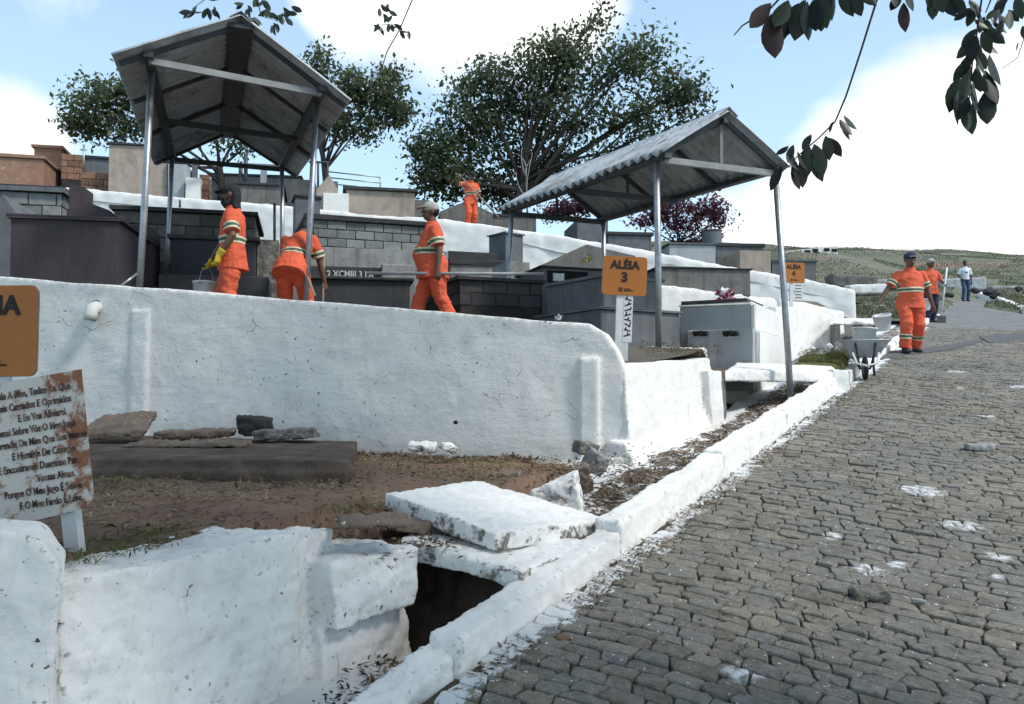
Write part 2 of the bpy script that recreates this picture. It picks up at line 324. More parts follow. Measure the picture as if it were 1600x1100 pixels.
class MB:
    def __init__(s): s.V = []; s.F = []
    def add(s, V, Fc):
        o = len(s.V); s.V += [Vector(v) for v in V]; s.F += [tuple(i + o for i in f) for f in Fc]; return s
    def hexa(s, c):       # 8 corners: bottom 4 ccw, top 4 ccw
        return s.add(c, [(3, 2, 1, 0), (4, 5, 6, 7), (0, 1, 5, 4), (1, 2, 6, 5), (2, 3, 7, 6), (3, 0, 4, 7)])
    def box(s, lo, hi, M=None):
        c = [Vector((x, y, z)) for z in (lo[2], hi[2]) for x, y in ((lo[0], lo[1]), (hi[0], lo[1]), (hi[0], hi[1]), (lo[0], hi[1]))]
        return s.hexa([M @ v for v in c] if M else c)
    def prism(s, poly, d):   # planar polygon (3d points) extruded by vector d
        n_ = len(poly); d = Vector(d); a = [Vector(p) for p in poly]
        return s.add(a + [p + d for p in a], [tuple(reversed(range(n_))), tuple(range(n_, 2 * n_))] + [(i, (i + 1) % n_, (i + 1) % n_ + n_, i + n_) for i in range(n_)])
    def tube(s, pts, rad, seg=10, flat=1.0, hint=None):
        pts = [Vector(p) for p in pts]; rad = [rad] * len(pts) if isinstance(rad, (int, float)) else rad
        rings = []; h = Vector(hint) if hint else None
        for i, p in enumerate(pts):
            d = (pts[min(i + 1, len(pts) - 1)] - pts[max(i - 1, 0)]).normalized()
            a = h if h is not None else (Vector((0, 0, 1)) if abs(d.z) < .9 else Vector((1, 0, 0)))
            x_ = (a - d * a.dot(d)).normalized(); y_ = d.cross(x_)
            if h is None: h = x_
            r = rad[i]; rx, ry = r if isinstance(r, tuple) else (r, r * flat)
            rings.append([p + x_ * (rx * math.cos(2 * math.pi * j / seg)) + y_ * (ry * math.sin(2 * math.pi * j / seg)) for j in range(seg)])
        V = [v for r in rings for v in r]; Fc = []
        for i in range(len(rings) - 1):
            for j in range(seg):
                a, b_ = i * seg + j, i * seg + (j + 1) % seg
                Fc.append((a, b_, b_ + seg, a + seg))
        Fc.append(tuple(reversed(range(seg)))); Fc.append(tuple(range((len(rings) - 1) * seg, len(rings) * seg)))
        return s.add(V, Fc)
    def ball(s, c, r, seg=12, rings=8, M=None):
        r = (r, r, r) if isinstance(r, (int, float)) else r; c = Vector(c); V = []; Fc = []
        for i in range(1, rings):
            th = math.pi * i / rings
            for j in range(seg):
                ph = 2 * math.pi * j / seg
                v = Vector((r[0] * math.sin(th) * math.cos(ph), r[1] * math.sin(th) * math.sin(ph), r[2] * math.cos(th)))
                V.append(c + (M @ v if M else v))
        t = Vector((0, 0, r[2])); V += [c + (M @ t if M else t), c - (M @ t if M else t)]
        for i in range(rings - 2):
            for j in range(seg):
                a, b_ = i * seg + j, i * seg + (j + 1) % seg; Fc.append((a, a + seg, b_ + seg, b_))
        T = len(V) - 2
        for j in range(seg):
            Fc.append((T, j, (j + 1) % seg)); Fc.append((T + 1, (rings - 2) * seg + (j + 1) % seg, (rings - 2) * seg + j))
        return s.add(V, Fc)
    def build(s, name, m=None, parent=None, smooth=False, bevel=0):
        o = mesh(name, s.V, s.F, m, parent, smooth)
        if bevel:
            bm = bmesh.new(); bm.from_mesh(o.data)
            bmesh.ops.bevel(bm, geom=bm.edges[:], offset=bevel, segments=2, affect='EDGES', profile=.6); bm.to_mesh(o.data); bm.free()
        return o
    def recalc(s):
        bm = bmesh.new(); me = bpy.data.meshes.new('t'); me.from_pydata([tuple(v) for v in s.V], [], s.F); bm.from_mesh(me)
        bmesh.ops.recalc_face_normals(bm, faces=bm.faces[:]); bm.to_mesh(me); bm.free(); return me
TEX = {}
def cloud_tex(size, depth=2):
    key = (round(size, 4), depth)
    if key not in TEX:
        t = bpy.data.textures.new('relief_%d' % len(TEX), 'CLOUDS'); t.noise_scale = size; t.noise_depth = depth; TEX[key] = t
    return TEX[key]
def lump(name, mb, m, parent=None, voxel=.02, smooth=4, disp=((.25, .02),), post=None):
    """closed shapes fused by a voxel remesh, softened and roughened: cast, plastered and sewn things"""
    me = mb.recalc(); o = bpy.data.objects.new(name, me); COL.objects.link(o)
    r = o.modifiers.new('r', 'REMESH'); r.mode = 'VOXEL'; r.voxel_size = voxel; r.use_smooth_shade = True
    if smooth:
        sm = o.modifiers.new('s', 'SMOOTH'); sm.factor = .5; sm.iterations = smooth
    for size, amp in disp:
        d = o.modifiers.new('d', 'DISPLACE'); d.texture = cloud_tex(size); d.strength = amp; d.mid_level = .5; d.texture_coords = 'LOCAL'
    dg = bpy.context.evaluated_depsgraph_get()
    me2 = bpy.data.meshes.new_from_object(o.evaluated_get(dg)); me2.name = name
    o.modifiers.clear(); o.data = me2; bpy.data.meshes.remove(me)
    me2.materials.clear(); me2.materials.append(m)
    me2.polygons.foreach_set('use_smooth', [True] * len(me2.polygons))
    if parent: o.parent = parent
    return o
def copy_obj(src, parent=None, loc=None, rot=None, scale=None):
    o = src.copy(); link(o, parent)
    if loc is not None: o.location = loc
    if rot is not None: o.rotation_euler = rot
    if scale is not None: o.scale = scale
    return o
def text(s, size, m, parent, M, bold=.02, extrude=.002, align='CENTER', name='lettering', xs=1):
    cu = bpy.data.curves.new('t', 'FONT'); cu.body = s; cu.size = size; cu.offset = bold * size; cu.extrude = extrude
    cu.align_x = align; cu.resolution_u = 3
    o = bpy.data.objects.new('t', cu); COL.objects.link(o); dg = bpy.context.evaluated_depsgraph_get()
    me = bpy.data.meshes.new_from_object(o.evaluated_get(dg)); bpy.data.objects.remove(o); bpy.data.curves.remove(cu)
    me.transform(M @ Matrix.Diagonal((xs, 1, 1, 1))); me.materials.clear(); me.materials.append(m); me.name = name
    return link(bpy.data.objects.new(name, me), parent)
def leaves(name, items, m, parent=None, quad=True):
    """items: (pos, dir, normal, length, width, tone) -> one mesh of small folded leaves"""
    V, Fc, T = [], [], []
    for p, d, nn_, L, w, t in items:
        sx = d.cross(nn_)
        if sx.length < 1e-6: continue
        sx.normalize(); o = len(V); up = sx.cross(d).normalized() * (w * .18)
        V += [p, p + d * (L * .45) + sx * (w * .5) + up, p + d * L, p + d * (L * .45) - sx * (w * .5) + up]
        Fc.append((o, o + 1, o + 2)); Fc.append((o, o + 2, o + 3)); T += [t, t]
    return mesh(name, V, Fc, m, parent, tone=T)
def rv(a=1.0): return Vector((random.uniform(-a, a), random.uniform(-a, a), random.uniform(-a, a)))
def rdir():
    while True:
        v = rv()
        if .05 < v.length < 1: return v.normalized()

# ------------------------------------------------------------------ SETTING
# soil bed below the cobbles, wide enough for both kerbs
def strip(name, rows, m, kind='structure', sub=1, label=None):
    V, Fc = [], []; w = len(rows[0])
    for r in rows: V += r
    for i in range(len(rows) - 1):
        for j in range(w - 1): Fc.append((i * w + j, i * w + j + 1, (i + 1) * w + j + 1, (i + 1) * w + j))
    o = mesh(name, V, Fc, m, smooth=True); tag(o, label, None, None, kind); return o
def bump(x, y, f, a): return noise.noise(Vector((x * f, y * f, 3.7))) * a
def road_right(t): # lateral edge of the carriageway
    return 5.2 if t < 17 else max(.9, 5.2 - (t - 17) * .30)
road_o = strip('road', [[k(t, -.05 + (road_right(t) + .1) * j / 8, -.021 + bump(t, j, .9, .012)) for j in range(9)] for t in [(-7 + i * .25) for i in range(132)]], road_dirt)
far_o = strip('far_road', [[k(t, .0 + (road_right(t) + .1) * j / 8, -.06 + min(.075, (t - 20.2) * .2) + bump(t, j, .7, .02)) for j in range(9)] for t in [(20.2 + i * .4) for i in range(50)]], far_road_m)

def cobbles():
    stones = []
    t = -4.2; row = 0
    while t < 20.6:
        depth = random.uniform(.074, .097)
        s = random.uniform(-.03, .02); sk = random.uniform(-.018, .018)
        while s < 5.2:
            w = random.uniform(.095, .175) if random.random() < .9 else random.uniform(.18, .23)
            sk2 = random.uniform(-.02, .02); stones.append((t, s, depth, w, (sk, sk2))); s += w; sk = sk2
        t += depth; row += 1
    out = []
    for (t, s, dp, w, ph) in stones:
        wob = lambda s_: bump(s_, 1.3, .9, .07) + bump(s_, 7.7, .35, .16) - .07 * s_
        g = random.uniform(.002, .0045)
        j = lambda: random.uniform(-.009, .004)
        c = min(.013, w * .10)
        p2 = [(g + c, g + j()), (w * .5, g + j()), (w - g - c, g + j()), (w - g + j() * .6, c + g), (w - g + j(), dp - g - c), (w - g - c, dp - g + j() * .7), (w * .5, dp - g + j()), (g + c, dp - g + j() * .7), (g + j(), dp - g - c), (g + j() * .6, c + g)]
        p2 = [(a + (ph[0] * (1 - a / w) + ph[1] * a / w) * (b_ / dp - .5) * 2, b_) for a, b_ in p2]
        cs, ct = s + w / 2, t + dp / 2
        q = proj(k(ct + wob(cs), cs))
        if q[2] < .5: continue
        h0 = random.gauss(0, .0035) + bump(cs, ct, .8, .022); tx, ty = random.gauss(0, .022), random.gauss(0, .03)
        ring = []
        ctr = k(ct + wob(cs), cs, h0 + .002)
        mid = (w / 2, dp / 2)
        def pt(a, b_, z): return k(t + b_ + wob(s + a), s + a, z + h0 + (a - mid[0]) * tx + (b_ - mid[1]) * ty)
        V = [pt(a, b_, -.055) for a, b_ in p2] + [pt(a, b_, -.006 + random.uniform(-.002, .002)) for a, b_ in p2]
        V += [pt(mid[0] + (a - mid[0]) * .93, mid[1] + (b_ - mid[1]) * .90, random.uniform(-.003, .0025)) for a, b_ in p2] + [ctr]
        N_ = 10
        Fc = [(i, (i + 1) % N_, (i + 1) % N_ + N_, i + N_) for i in range(N_)] + [(i + N_, (i + 1) % N_ + N_, (i + 1) % N_ + 2 * N_, i + 2 * N_) for i in range(N_)] + [(i + 2 * N_, (i + 1) % N_ + 2 * N_, 3 * N_) for i in range(N_)]
        inview = 0 < q[0] < 1600 and q[1] < 1100
        out.append(((w * dp / q[2] ** 3) if inview else 0, V, Fc, random.random(), ctr))
    out.sort(key=lambda x: -x[0])
    for a, V, Fc, tn, ctr in out[:300]:
        o = mesh('cobble', [v - ctr for v in V], Fc, cobble_m, road_o, False, [tn] * len(Fc)); o.location = ctr
    BV, BF, BT = [], [], []
    for a, V, Fc, tn, ctr in out[300:]:
        o_ = len(BV); BV += V; BF += [tuple(i + o_ for i in f) for f in Fc]; BT += [tn] * len(Fc)
    tag(mesh('cobblestones', BV, BF, cobble_m, road_o, False, BT), kind='stuff')
cobbles()
# asphalt patches across the cobbles further up
def patch(name, pts, off=.012):
    P_ = [road(px, py) + Vector((0, 0, off)) for px, py in pts]
    mb = MB().prism([p - Vector((0, 0, .03)) for p in P_], (0, 0, .035)); o = mb.build(name, asphalt_m); tag(o, kind='structure'); return o
patch('asphalt_patch', [(1385, 551), (1470, 543), (1535, 531), (1530, 536), (1475, 549), (1400, 558)], .02)
patch('asphalt_patch', [(1530, 527), (1640, 519), (1640, 531), (1545, 537)], .022)
patch('asphalt_patch', [(1345, 560), (1408, 550), (1410, 558), (1350, 566)], .021)

# kerb along the gutter
kerb = empty('kerb', k(0, 0), kind='structure')
def kerb_stone(t0, t1, h, s0=-.185, s1=-.015, drop=0, top=None, parent=kerb, mt=white):
    o0 = k(t0, 0); nseg = max(2, int((t1 - t0) / .25)); mb = MB()
    for i in range(nseg):
        a, b_ = t0 + (t1 - t0) * i / nseg, t0 + (t1 - t0) * (i + 1) / nseg
        ca = [k(a, s0, -.2 - drop), k(a, s1, -.2 - drop), k(b_, s1, -.2 - drop), k(b_, s0, -.2 - drop)]
        hh = h
        ca += [k(a, s0 + .01, hh), k(a, s1 - .015, hh), k(b_, s1 - .015, hh), k(b_, s0 + .01, hh)]
        mb.hexa([p - o0 for p in ca])
    o = lump('kerb_stone', mb, mt, parent, .014, 2, ((.35, .04), (.07, .018))); o.location = o0 - (parent.location if parent else Vector()); return o
mb = MB(); o0 = k(0, 0); rmp = ((-.62, -.36, -.16, -.06), (-.36, -.30, -.11, -.02), (-.15, -.25, -.07, .035), (.02, -.21, -.04, .08), (.125, -.20, -.03, .10))
for (a, s0, s1, h), (b_, s2, s3_, h2) in zip(rmp, rmp[1:]):
    mb.hexa([q - o0 for q in (k(a, s0, -.25), k(a, s1, -.25), k(b_, s3_, -.25), k(b_, s2, -.25), k(a, s0 + .02, h), k(a, s1 - .02, h - .02), k(b_, s3_ - .02, h2 - .02), k(b_, s2 + .02, h2))])
lump('kerb_stone', mb, white, kerb, .012, 4, ((.15, .05), (.05, .02)))
kts_list = [(.12, 1.66, .125), (1.655, 3.55, .17), (3.545, 5.6, .185), (5.595, 8.35, .178)]
for a, b_, h in kts_list: kerb_stone(a, b_, h)
for a, b_, h in [(9.3, 10.6, .14), (10.65, 12.4, .12), (12.5, 14.5, .12), (14.6, 17, .12), (17.1, 20, .12), (20.2, 24, .12)]:
    kerb_stone(a, b_, h)
far_kerb = empty('far_kerb', (0, 0, 0), kind='structure')
pp = [road(px, py) for px, py in ((1655, 512), (1612, 492), (1578, 476), (1556, 468), (1530, 461))]
for a, b_ in zip(pp, pp[1:]):
    d = (b_ - a); nx = Vector((-d.y, d.x, 0)).normalized() * .15; a2 = a + d * .03
    mb = MB().hexa([a2 - nx - Vector((0, 0, .2)), a2 + nx - Vector((0, 0, .2)), b_ + nx - Vector((0, 0, .2)), b_ - nx - Vector((0, 0, .2)), a2 - nx * .8 + Vector((0, 0, .13)), a2 + nx * .8 + Vector((0, 0, .13)), b_ + nx * .8 + Vector((0, 0, .13)), b_ - nx * .8 + Vector((0, 0, .13))])
    lump('kerb_stone', mb, white_far, far_kerb, .05, 2, ((.5, .1),))

# gutter floor
def gutter_z(t): return -.10 - .03 * math.sin(t * 1.3) - (.08 if t < .9 else 0) - .38 * max(0, min(1, (t - .35) / .5)) * max(0, min(1, (2.6 - t) / .4))
strip('gutter', [[k(t, -1.02 + .9 * j / 14, gutter_z(t) + bump(t * 3, j * .3, 1.7, .03)) for j in range(15)] for t in [(-3 + i * .12) for i in range(330)]], gutter_m)
# near dirt terrace
def terr_z(x, y): return 1.0 - .14 * math.exp(-((x + .35) ** 2 + (y - 4.9) ** 2) / .35) + bump(x, y, 1.1, .05) + bump(x, y, 4, .022) + bump(x, y, 11, .014) + bump(x, y, 23, .008) + max(0, (y - 5.2)) * .012 + .03 * math.exp(-(y - 5.1) ** 2 / .5)
rows = []
for i in range(150):
    y = 2.0 + i * .0375
    rows.append([])
    xr = K0.x + (y - K0.y) * .6 - (1.10 if y < 5 else .98) / .857
    for j in range(171):
        x = -9 + (xr + 9) * (1 - (1 - j / 170) ** 1.6) if j < 170 else xr
        yy = min(y, wall_y(x) + .1)
        z = terr_z(x, yy)
        if j == 170: z -= .16
        if y > 6.0 and x > .0: z -= .12 * min(1, x)
        rows[-1].append(Vector((x, yy, z)))
strip('dirt_terrace', rows, dirt_m)
# cemetery ground behind the retaining wall
rows = []
for i in range(40):
    y = 6.6 + i * .41; rows.append([])
    xr = K0.x + (y - K0.y) * .6 - 1.05 / .857
    for j in range(40):
        x = -26 + (xr + 26) * j / 39; yy = max(y, wall_y(x) + .12)
        if j >= 38:
            zz = min(G(x, yy), SLOPE * yy + (.80 if yy < 9.3 else .22 if yy < 12 else .05))
        else: zz = G(x, yy)
        rows[-1].append(Vector((x, yy, zz + bump(x, yy, .9, .05))))
strip('cemetery_ground', rows, cem_soil)
rows = []
for i in range(30):
    y = 22.4 + i * 1.2; rows.append([Vector((x, y, GU(x, y) + bump(x, y, .4, .2))) for x in [(-40 + 49.5 * j / 30) for j in range(31)]])
strip('upper_ground', rows, grass_dirt)
# hillside beyond the road
rows = []
def hill_z(x, y):   # hillside height
    z = SLOPE * y - .06
    cz = 3.1 - .05 * max(-10, min(60, x - 31))
    u = max(0, min(1, (y - 38) / 42)); z += cz * u * u * (3 - 2 * u)
    if y > 80: z -= (y - 80) * .12 + .1538 * (y - 80)
    t, s = kts((x, y))
    rr = road_right(t)
    if y < 45 and -.2 < s < rr + .3: z -= .12
    elif y < 60: z += .10 + bump(x, y, .25, .35) * min(1, max(0, (min(abs(s - rr), abs(s + 1)) - .3)) / 4)
    z += 1.25 * math.exp(-((x - 17.5) ** 2 / 30 + (y - 51) ** 2 / 45))
    return z + bump(x, y, .12, .5) * min(1, max(0, (y - 40) / 15)) + bump(x, y, .5, .12) * (y > 34)
for i in range(58):      # verge on the far side of the carriageway
    y = -6 + i * .5; x0 = K0.x + (y - K0.y) * .6 + 5.25 / .857
    rows.append([Vector((x0 + 60 * (j / 39) ** 2, y, hill_z(x0 + 60 * (j / 39) ** 2, y))) for j in range(40)])
strip('verge', rows, hill_m)
rows = []
for i in range(90):
    y = 22.45 + (i * .5 if i < 50 else 25 + (i - 50) * 2.4); rows.append([])
    x0 = 7.2 - 3 * max(0, y - 40) / 4
    for j in range(130):
        x = x0 + (130 - x0) * (j / 129) ** 1.8; rows[-1].append(Vector((x, y, hill_z(x, y) - (.02 if y < 23 else 0))))
strip('hill', rows, hill_m)
# earth sheet that carries everything to the horizon
strip('ground', [[Vector((x, y, (SLOPE * y if y < 80 else SLOPE * 80 - (y - 80) * .2) - 3.2)) for x in range(-900, 901, 100)] for y in [-300, -100, 0, 40, 80, 160, 400, 900]], hill_m)

# --- front retaining wall and its return along the gutter
def wp(d, off=0, z=0): # point along front wall: d metres from the corner, off behind face
    p = W0 + WD * d + Vector((.2, .98, 0)).normalized() * off; p.z = z; return p
def top_z(d): return 2.165 + .092 * d
mb = MB(); th = .26
prof = [(0, .8), (0, 1.80), (.06, 1.93), (.16, 2.08), (.30, 2.165)]
pl = [wp(d, 0, z) for d, z in prof] + [wp(2, 0, top_z(1.9)), wp(4, 0, top_z(4.0)), wp(6, 0, top_z(6)), wp(8.6, 0, top_z(8.6)), wp(8.6, 0, .8)]
mb.prism(pl, Vector((.2, .98, 0)).normalized() * th)
# pilasters cast on its face
for d0, d1, z0, z1, o_ in ((.22, .38, .9, 1.87, .035), (4.50, 4.68, 1.1, 2.36, .022)):
    mb.prism([wp(d0, .05, z0), wp(d0, .05, z1), wp(d1, .05, z1), wp(d1, .05, z0)], Vector((-.2, -.98, 0)).normalized() * (.05 + o_))
# splayed render at its foot
mb.prism([wp(.0, .05, .75), wp(.0, .05, 1.06), wp(.35, .05, 1.02), wp(.7, .05, .9), wp(.7, .05, .75)], Vector((-.2, -.98, 0)).normalized() * .15)
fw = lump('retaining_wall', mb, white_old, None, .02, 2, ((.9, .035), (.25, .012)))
tag(fw, 'long rough whitewashed retaining wall with drainpipe, behind the dirt strip', 'wall')
o = lump('weep_hole', MB().ball(at(712, 660, 7.08), (.022, .02, .018)), black_hole, fw, .006, 1, ())
# PVC elbow
mb = MB(); p = at(150, 484, 8.02)
mb.tube([p + Vector((.02, .12, .02)), p + Vector((.01, -.02, .02)), p + Vector((0, -.075, .0)), p + Vector((-.005, -.085, -.05)), p + Vector((-.01, -.085, -.105))], .062, 18)
o = mb.build('drain_pipe', pvc, None, True); tag(o, 'short white plastic elbow drainpipe sticking out of retaining wall', 'pipe')
mb = MB().tube([p + Vector((-.009, -.085, -.10)), p + Vector((-.0105, -.085, -.107))], .05, 18); mb.build('mouth', black_hole, o)
mb = MB().tube([p + Vector((.02, .1, .02)), p + Vector((.01, -.01, .02))], .073, 18); mb.build('collar', mortar_dark, o, True)
# return wall
t_c = 3.93
mb = MB(); th2 = .24
def rz(t): return 1.82 + (t - t_c) * .055
T = [t_c - .02 + .29 * i for i in range(9)]
for a, b_ in zip(T, T[1:]):
    lo = [k(a, -.97 - th2), k(a, -.95 + .06), k(b_, -.95 + .06), k(b_, -.97 - th2)]
    hi = [k(a, -.97 - th2), k(a, -.97), k(b_, -.97), k(b_, -.97 - th2)]
    for q in lo: q.z = SLOPE * q.y - .35
    for q, t in zip(hi, (a, a, b_, b_)): q.z = rz(t)
    mb.hexa(lo + hi)
a, b_ = 5.86, 6.28                                    # buttress by the footbridge
lo = [k(a, -1.2), k(a, -.80), k(b_, -.80), k(b_, -1.2)]; hi = [k(a, -1.2), k(a, -.86), k(b_, -.86), k(b_, -1.2)]
for q in lo: q.z = SLOPE * q.y - .35
for q in hi: q.z = rz(a) - .12
mb.hexa(lo + hi)
for i in range(5):                                   # splayed foot
    a = t_c - .1 + i * .5
    lo = [k(a, -1.1), k(a, -.72), k(a + .5, -.76), k(a + .5, -1.1)]; hi = [k(a, -1.1), k(a, -.93), k(a + .5, -.93), k(a + .5, -1.1)]
    for q in lo: q.z = SLOPE * q.y - .35
    for q in hi: q.z = SLOPE * q.y + .10
    mb.hexa(lo + hi)
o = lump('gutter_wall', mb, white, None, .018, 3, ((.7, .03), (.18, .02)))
tag(o, 'bright whitewashed return wall with buttress, running along the gutter to the footbridge', 'wall')
# low wall in the foreground
mb = MB()
def lowseg(a, b_, s, zt0, zt1, s_foot, zb=.0, back=-1.15):
    lo = [k(a, back), k(a, s_foot), k(b_, s_foot), k(b_, back)]; hi = [k(a, back), k(a, s), k(b_, s), k(b_, back)]
    for q in lo: q.z = zb
    for q, z_ in zip(hi, (zt0, zt0, zt1, zt1)): q.z = z_
    mb.hexa(lo + hi)
for a, b_, s_a, s_b, za, zb_, fa, fb in ((-.99, .02, -.85, -.79, .975, 1.0, -.75, -.73), (.0, .34, -.83, -.90, .95, .96, -.74, -.86), (.32, .66, -.92, -.95, .84, .85, -.86, -.90)):
    lo = [k(a, -1.2), k(a, fa), k(b_, fb), k(b_, -1.2)]; hi = [k(a, -1.16), k(a, s_a), k(b_, s_b), k(b_, -1.16)]
    for q in lo: q.z = .1
    for q, z_ in zip(hi, (za, za, zb_, zb_)): q.z = z_
    mb.hexa(lo + hi)
a, b_ = .12, .62                                       # projecting beam end
lo = [k(a, -1.1), k(a, -.66), k(b_ - .03, -.60), k(b_, -1.1)]; hi = [k(a, -1.1), k(a, -.70), k(b_, -.60), k(b_, -1.1)]
for q, z_ in zip(lo, (.54, .57, .60, .6)): q.z = z_
l2 = [k(a - .1, -1.1), k(a - .1, -.62), k(b_ + .18, -.74), k(b_ + .18, -1.1)]; h2_ = [k(a, -1.1), k(a, -.76), k(b_, -.70), k(b_, -1.1)]
for q in l2: q.z = .12
for q in h2_: q.z = .62
mb.hexa(l2 + h2_)
for q in hi: q.z = .86
mb.hexa(lo + hi)
lowseg(-.99, -.85, -.72, .50, .44, -.62, .1)
lwall = lump('low_wall', mb, white_old, None, .012, 3, ((.45, .035), (.13, .036), (.05, .016)))
tag(lwall, 'low lumpy whitewashed wall with broken end edging the dirt strip in the foreground', 'wall')
# thick gate post at the left edge
mb = MB()
q = [at(104, 880, 2.68), at(80, 832, 2.70), at(40, 822, 2.70), at(-160, 815, 2.62)]
poly = [Vector((p_.x, 0, p_.z)) for p_ in q]
base = [Vector((q[0].x - .01, 0, .0)), q[0], q[1], q[2], q[3], Vector((q[3].x, 0, .0))]
base = [Vector((p_.x, 2.66 + (p_.x + 1.3) * .2, p_.z)) for p_ in base]
mb.prism(base, Vector((-.14, .30, 0)))
o = lump('wall_end_pier', mb, white_old, None, .014, 4, ((.5, .03), (.12, .022), (.05, .010)))
tag(o, 'thick whitewashed wall end with sloped shoulder beside the rusty sign', 'wall')

# --- white slabs bridging the gutter
def slab(name, corners, th, m, vox=.014, sm=2, disp=((.3, .02), (.06, .008))):
    c = Vector(corners[0]); mb = MB().hexa([Vector(p_) - c - Vector((0, 0, th)) for p_ in corners] + [Vector(p_) - c for p_ in corners])
    o = lump(name, mb, m, None, vox, sm, disp); o.location = c; return o
A, B, C_ = at(602, 768, 4.55), at(774, 833, 4.05), at(950, 810, 4.85)
D = at(746, 749, 5.45)
sl_corner = B.copy()
o = slab('concrete_slab', [A, B, C_, D], .095, white_slab, disp=((.3, .02), (.09, .022), (.035, .01))); tag(o, 'large white painted slab lying on top over the gutter opening', 'slab', 'white slabs over the gutter')
off = Vector((.0, -.03, -.115))
A2, B2, C2, D2 = at(622, 834, 4.18), at(815, 905, 3.88), at(925, 858, 4.48), at(700, 800, 5.0)
A2.z = .86; B2.z = .765; C2.z = .80; D2.z = .88
o = slab('concrete_slab', [A2, B2, C2, D2], .085, white_slab, disp=((.25, .03), (.09, .028), (.035, .012))); tag(o, 'lower white slab jutting out beneath the large one above the dark hole', 'slab', 'white slabs over the gutter')
# broken white block at the corner
mb = MB(); c = at(865, 800, 5.55)
V = [Vector(v) for v in ((-.26, -.05, -.12), (.20, -.12, -.14), (.24, .22, -.1), (-.2, .25, -.1), (-.16, .04, .12), (.14, -.02, .26), (.17, .10, .27), (-.10, .18, .14))]
mb.hexa(V); mb.hexa([Vector(v) for v in ((.05, -.2, -.2), (.42, -.25, -.2), (.40, .1, -.2), (.1, .1, -.2), (.12, -.1, -.03), (.3, -.16, -.08), (.3, .05, -.07), (.12, .05, -.02))])
o = lump('broken_block', mb, white_slab, None, .012, 1, ((.2, .04), (.07, .03), (.03, .01))); o.location = c; tag(o, 'broken wedge of whitewashed masonry on the gutter edge behind the slabs', 'rubble')
# footbridge over the gutter
a = at(1132, 572, 9.0); b_ = at(1316, 577, 10.6)
def foot(name, t0, t1, s0, s1, z0, th, m, label, vox=.025):
    c = k(t0, s0); mb = MB()
    cs = [k(t0, s0), k(t0, s1), k(t1, s1), k(t1, s0)]
    for q, z_ in zip(cs, z0): q.z = z_
    mb.hexa([q - c - Vector((0, 0, th)) for q in cs] + [q - c for q in cs])
    o = lump(name, mb, m, None, vox, 2, ((.4, .03), (.08, .012))); o.location = c; return tag(o, label, 'bridge')
fl, fr, br, bl = at(1133, 578, 9.1), at(1314, 582, 10.35), at(1300, 571, 11.1), at(1150, 567, 10.5)
o = slab('footbridge', [fl, fr, br, bl], .13, white_old, .02, 3, ((.4, .04), (.08, .014))); tag(o, 'thick weathered white slab footbridge crossing the gutter at the bright wall', 'bridge')
mb = MB(); c = k(8.42, -.05)
mb.hexa([Vector(v) for v in ((-.12, -.16, -.3), (.13, -.12, -.3), (.13, .16, -.3), (-.12, .14, -.3), (-.10, -.13, .26), (.11, -.10, .25), (.12, .12, .25), (-.10, .10, .26))])
o = lump('kerb_end_block', mb, white, None, .016, 4, ((.2, .03),)); o.location = c; tag(o, 'white rounded kerb end block beside the wheelbarrow and footbridge', 'block')
# culvert cheek below the footbridge, its shadow painted as brown-grey cement
mb = MB(); a = 6.3
lo = [k(a, -1.25), k(a, -.86), k(a + .3, -.9), k(a + .3, -1.25)]; hi = [p_.copy() for p_ in lo]
for q in lo: q.z = SLOPE * q.y - .35
for q in hi: q.z = 1.74
mb.hexa(lo + hi); o = lump('culvert_cheek', mb, brownstone, None, .02, 2, ((.2, .03),)); tag(o, 'culvert side wall under the left end of the footbridge, its shadow put into a dark colour', 'wall')
# second slab bridge further up
s2 = [at(1296, 502, 14.2), at(1386, 503, 15.6), at(1388, 497, 17.0), at(1308, 497, 15.8)]
o = slab('footbridge', s2, .07, white_old, .03, 2, ((.4, .04),)); tag(o, 'thin white slab footbridge behind the wheelbarrow, with dark supports', 'bridge')
for px, Y in ((1305, 14.5), (1340, 15.1)):
    p = at(px, 507, Y); mb = MB().box((-.07, -.08, -.65), (.07, .08, .0)); q = lump('support', mb, brownstone, o, .02, 2, ((.1, .02),)); q.location = p - o.location
# roadside whitewashed walls
def wall_run(name, pts, th, m, label, foot_z, vox=.04, disp=((.8, .05), (.2, .03)), dirn=Vector((0, 1, 0))):
    mb = MB()
    for (p0, z0), (p1, z1) in zip(pts, pts[1:]):
        p0, p1 = Vector(p0), Vector(p1)
        lo = [p0, p1, p1 + dirn * th, p0 + dirn * th]
        a = [Vector((q.x, q.y, foot_z(q))) for q in lo]
        b2 = [Vector((q.x, q.y, z_)) for q, z_ in zip(lo, (z0, z1, z1, z0))]
        mb.hexa(a + b2)
    o = lump(name, mb, m, None, vox, 2, disp); return tag(o, label, 'wall')
RN = -KN
def kz(t, s, z): return (k(t, s).xy.to_3d(), z)
wall_run('roadside_wall', [kz(8.55, -1.16, 2.55), kz(9.4, -1.14, 2.62), kz(10.1, -1.14, 2.80), kz(11.6, -1.16, 2.86)], .35, white, 'bright white wall stub beside the second alley sign, above the mossy gutter',
         lambda q: SLOPE * q.y - .3, .03, dirn=RN)
wall_run('roadside_wall', [kz(6.45, -1.62, 2.10), kz(8.5, -1.62, 2.16)], .2, white, 'low white ledge with dark cracks behind the footbridge', lambda q: SLOPE * q.y - .1, .025, dirn=RN)
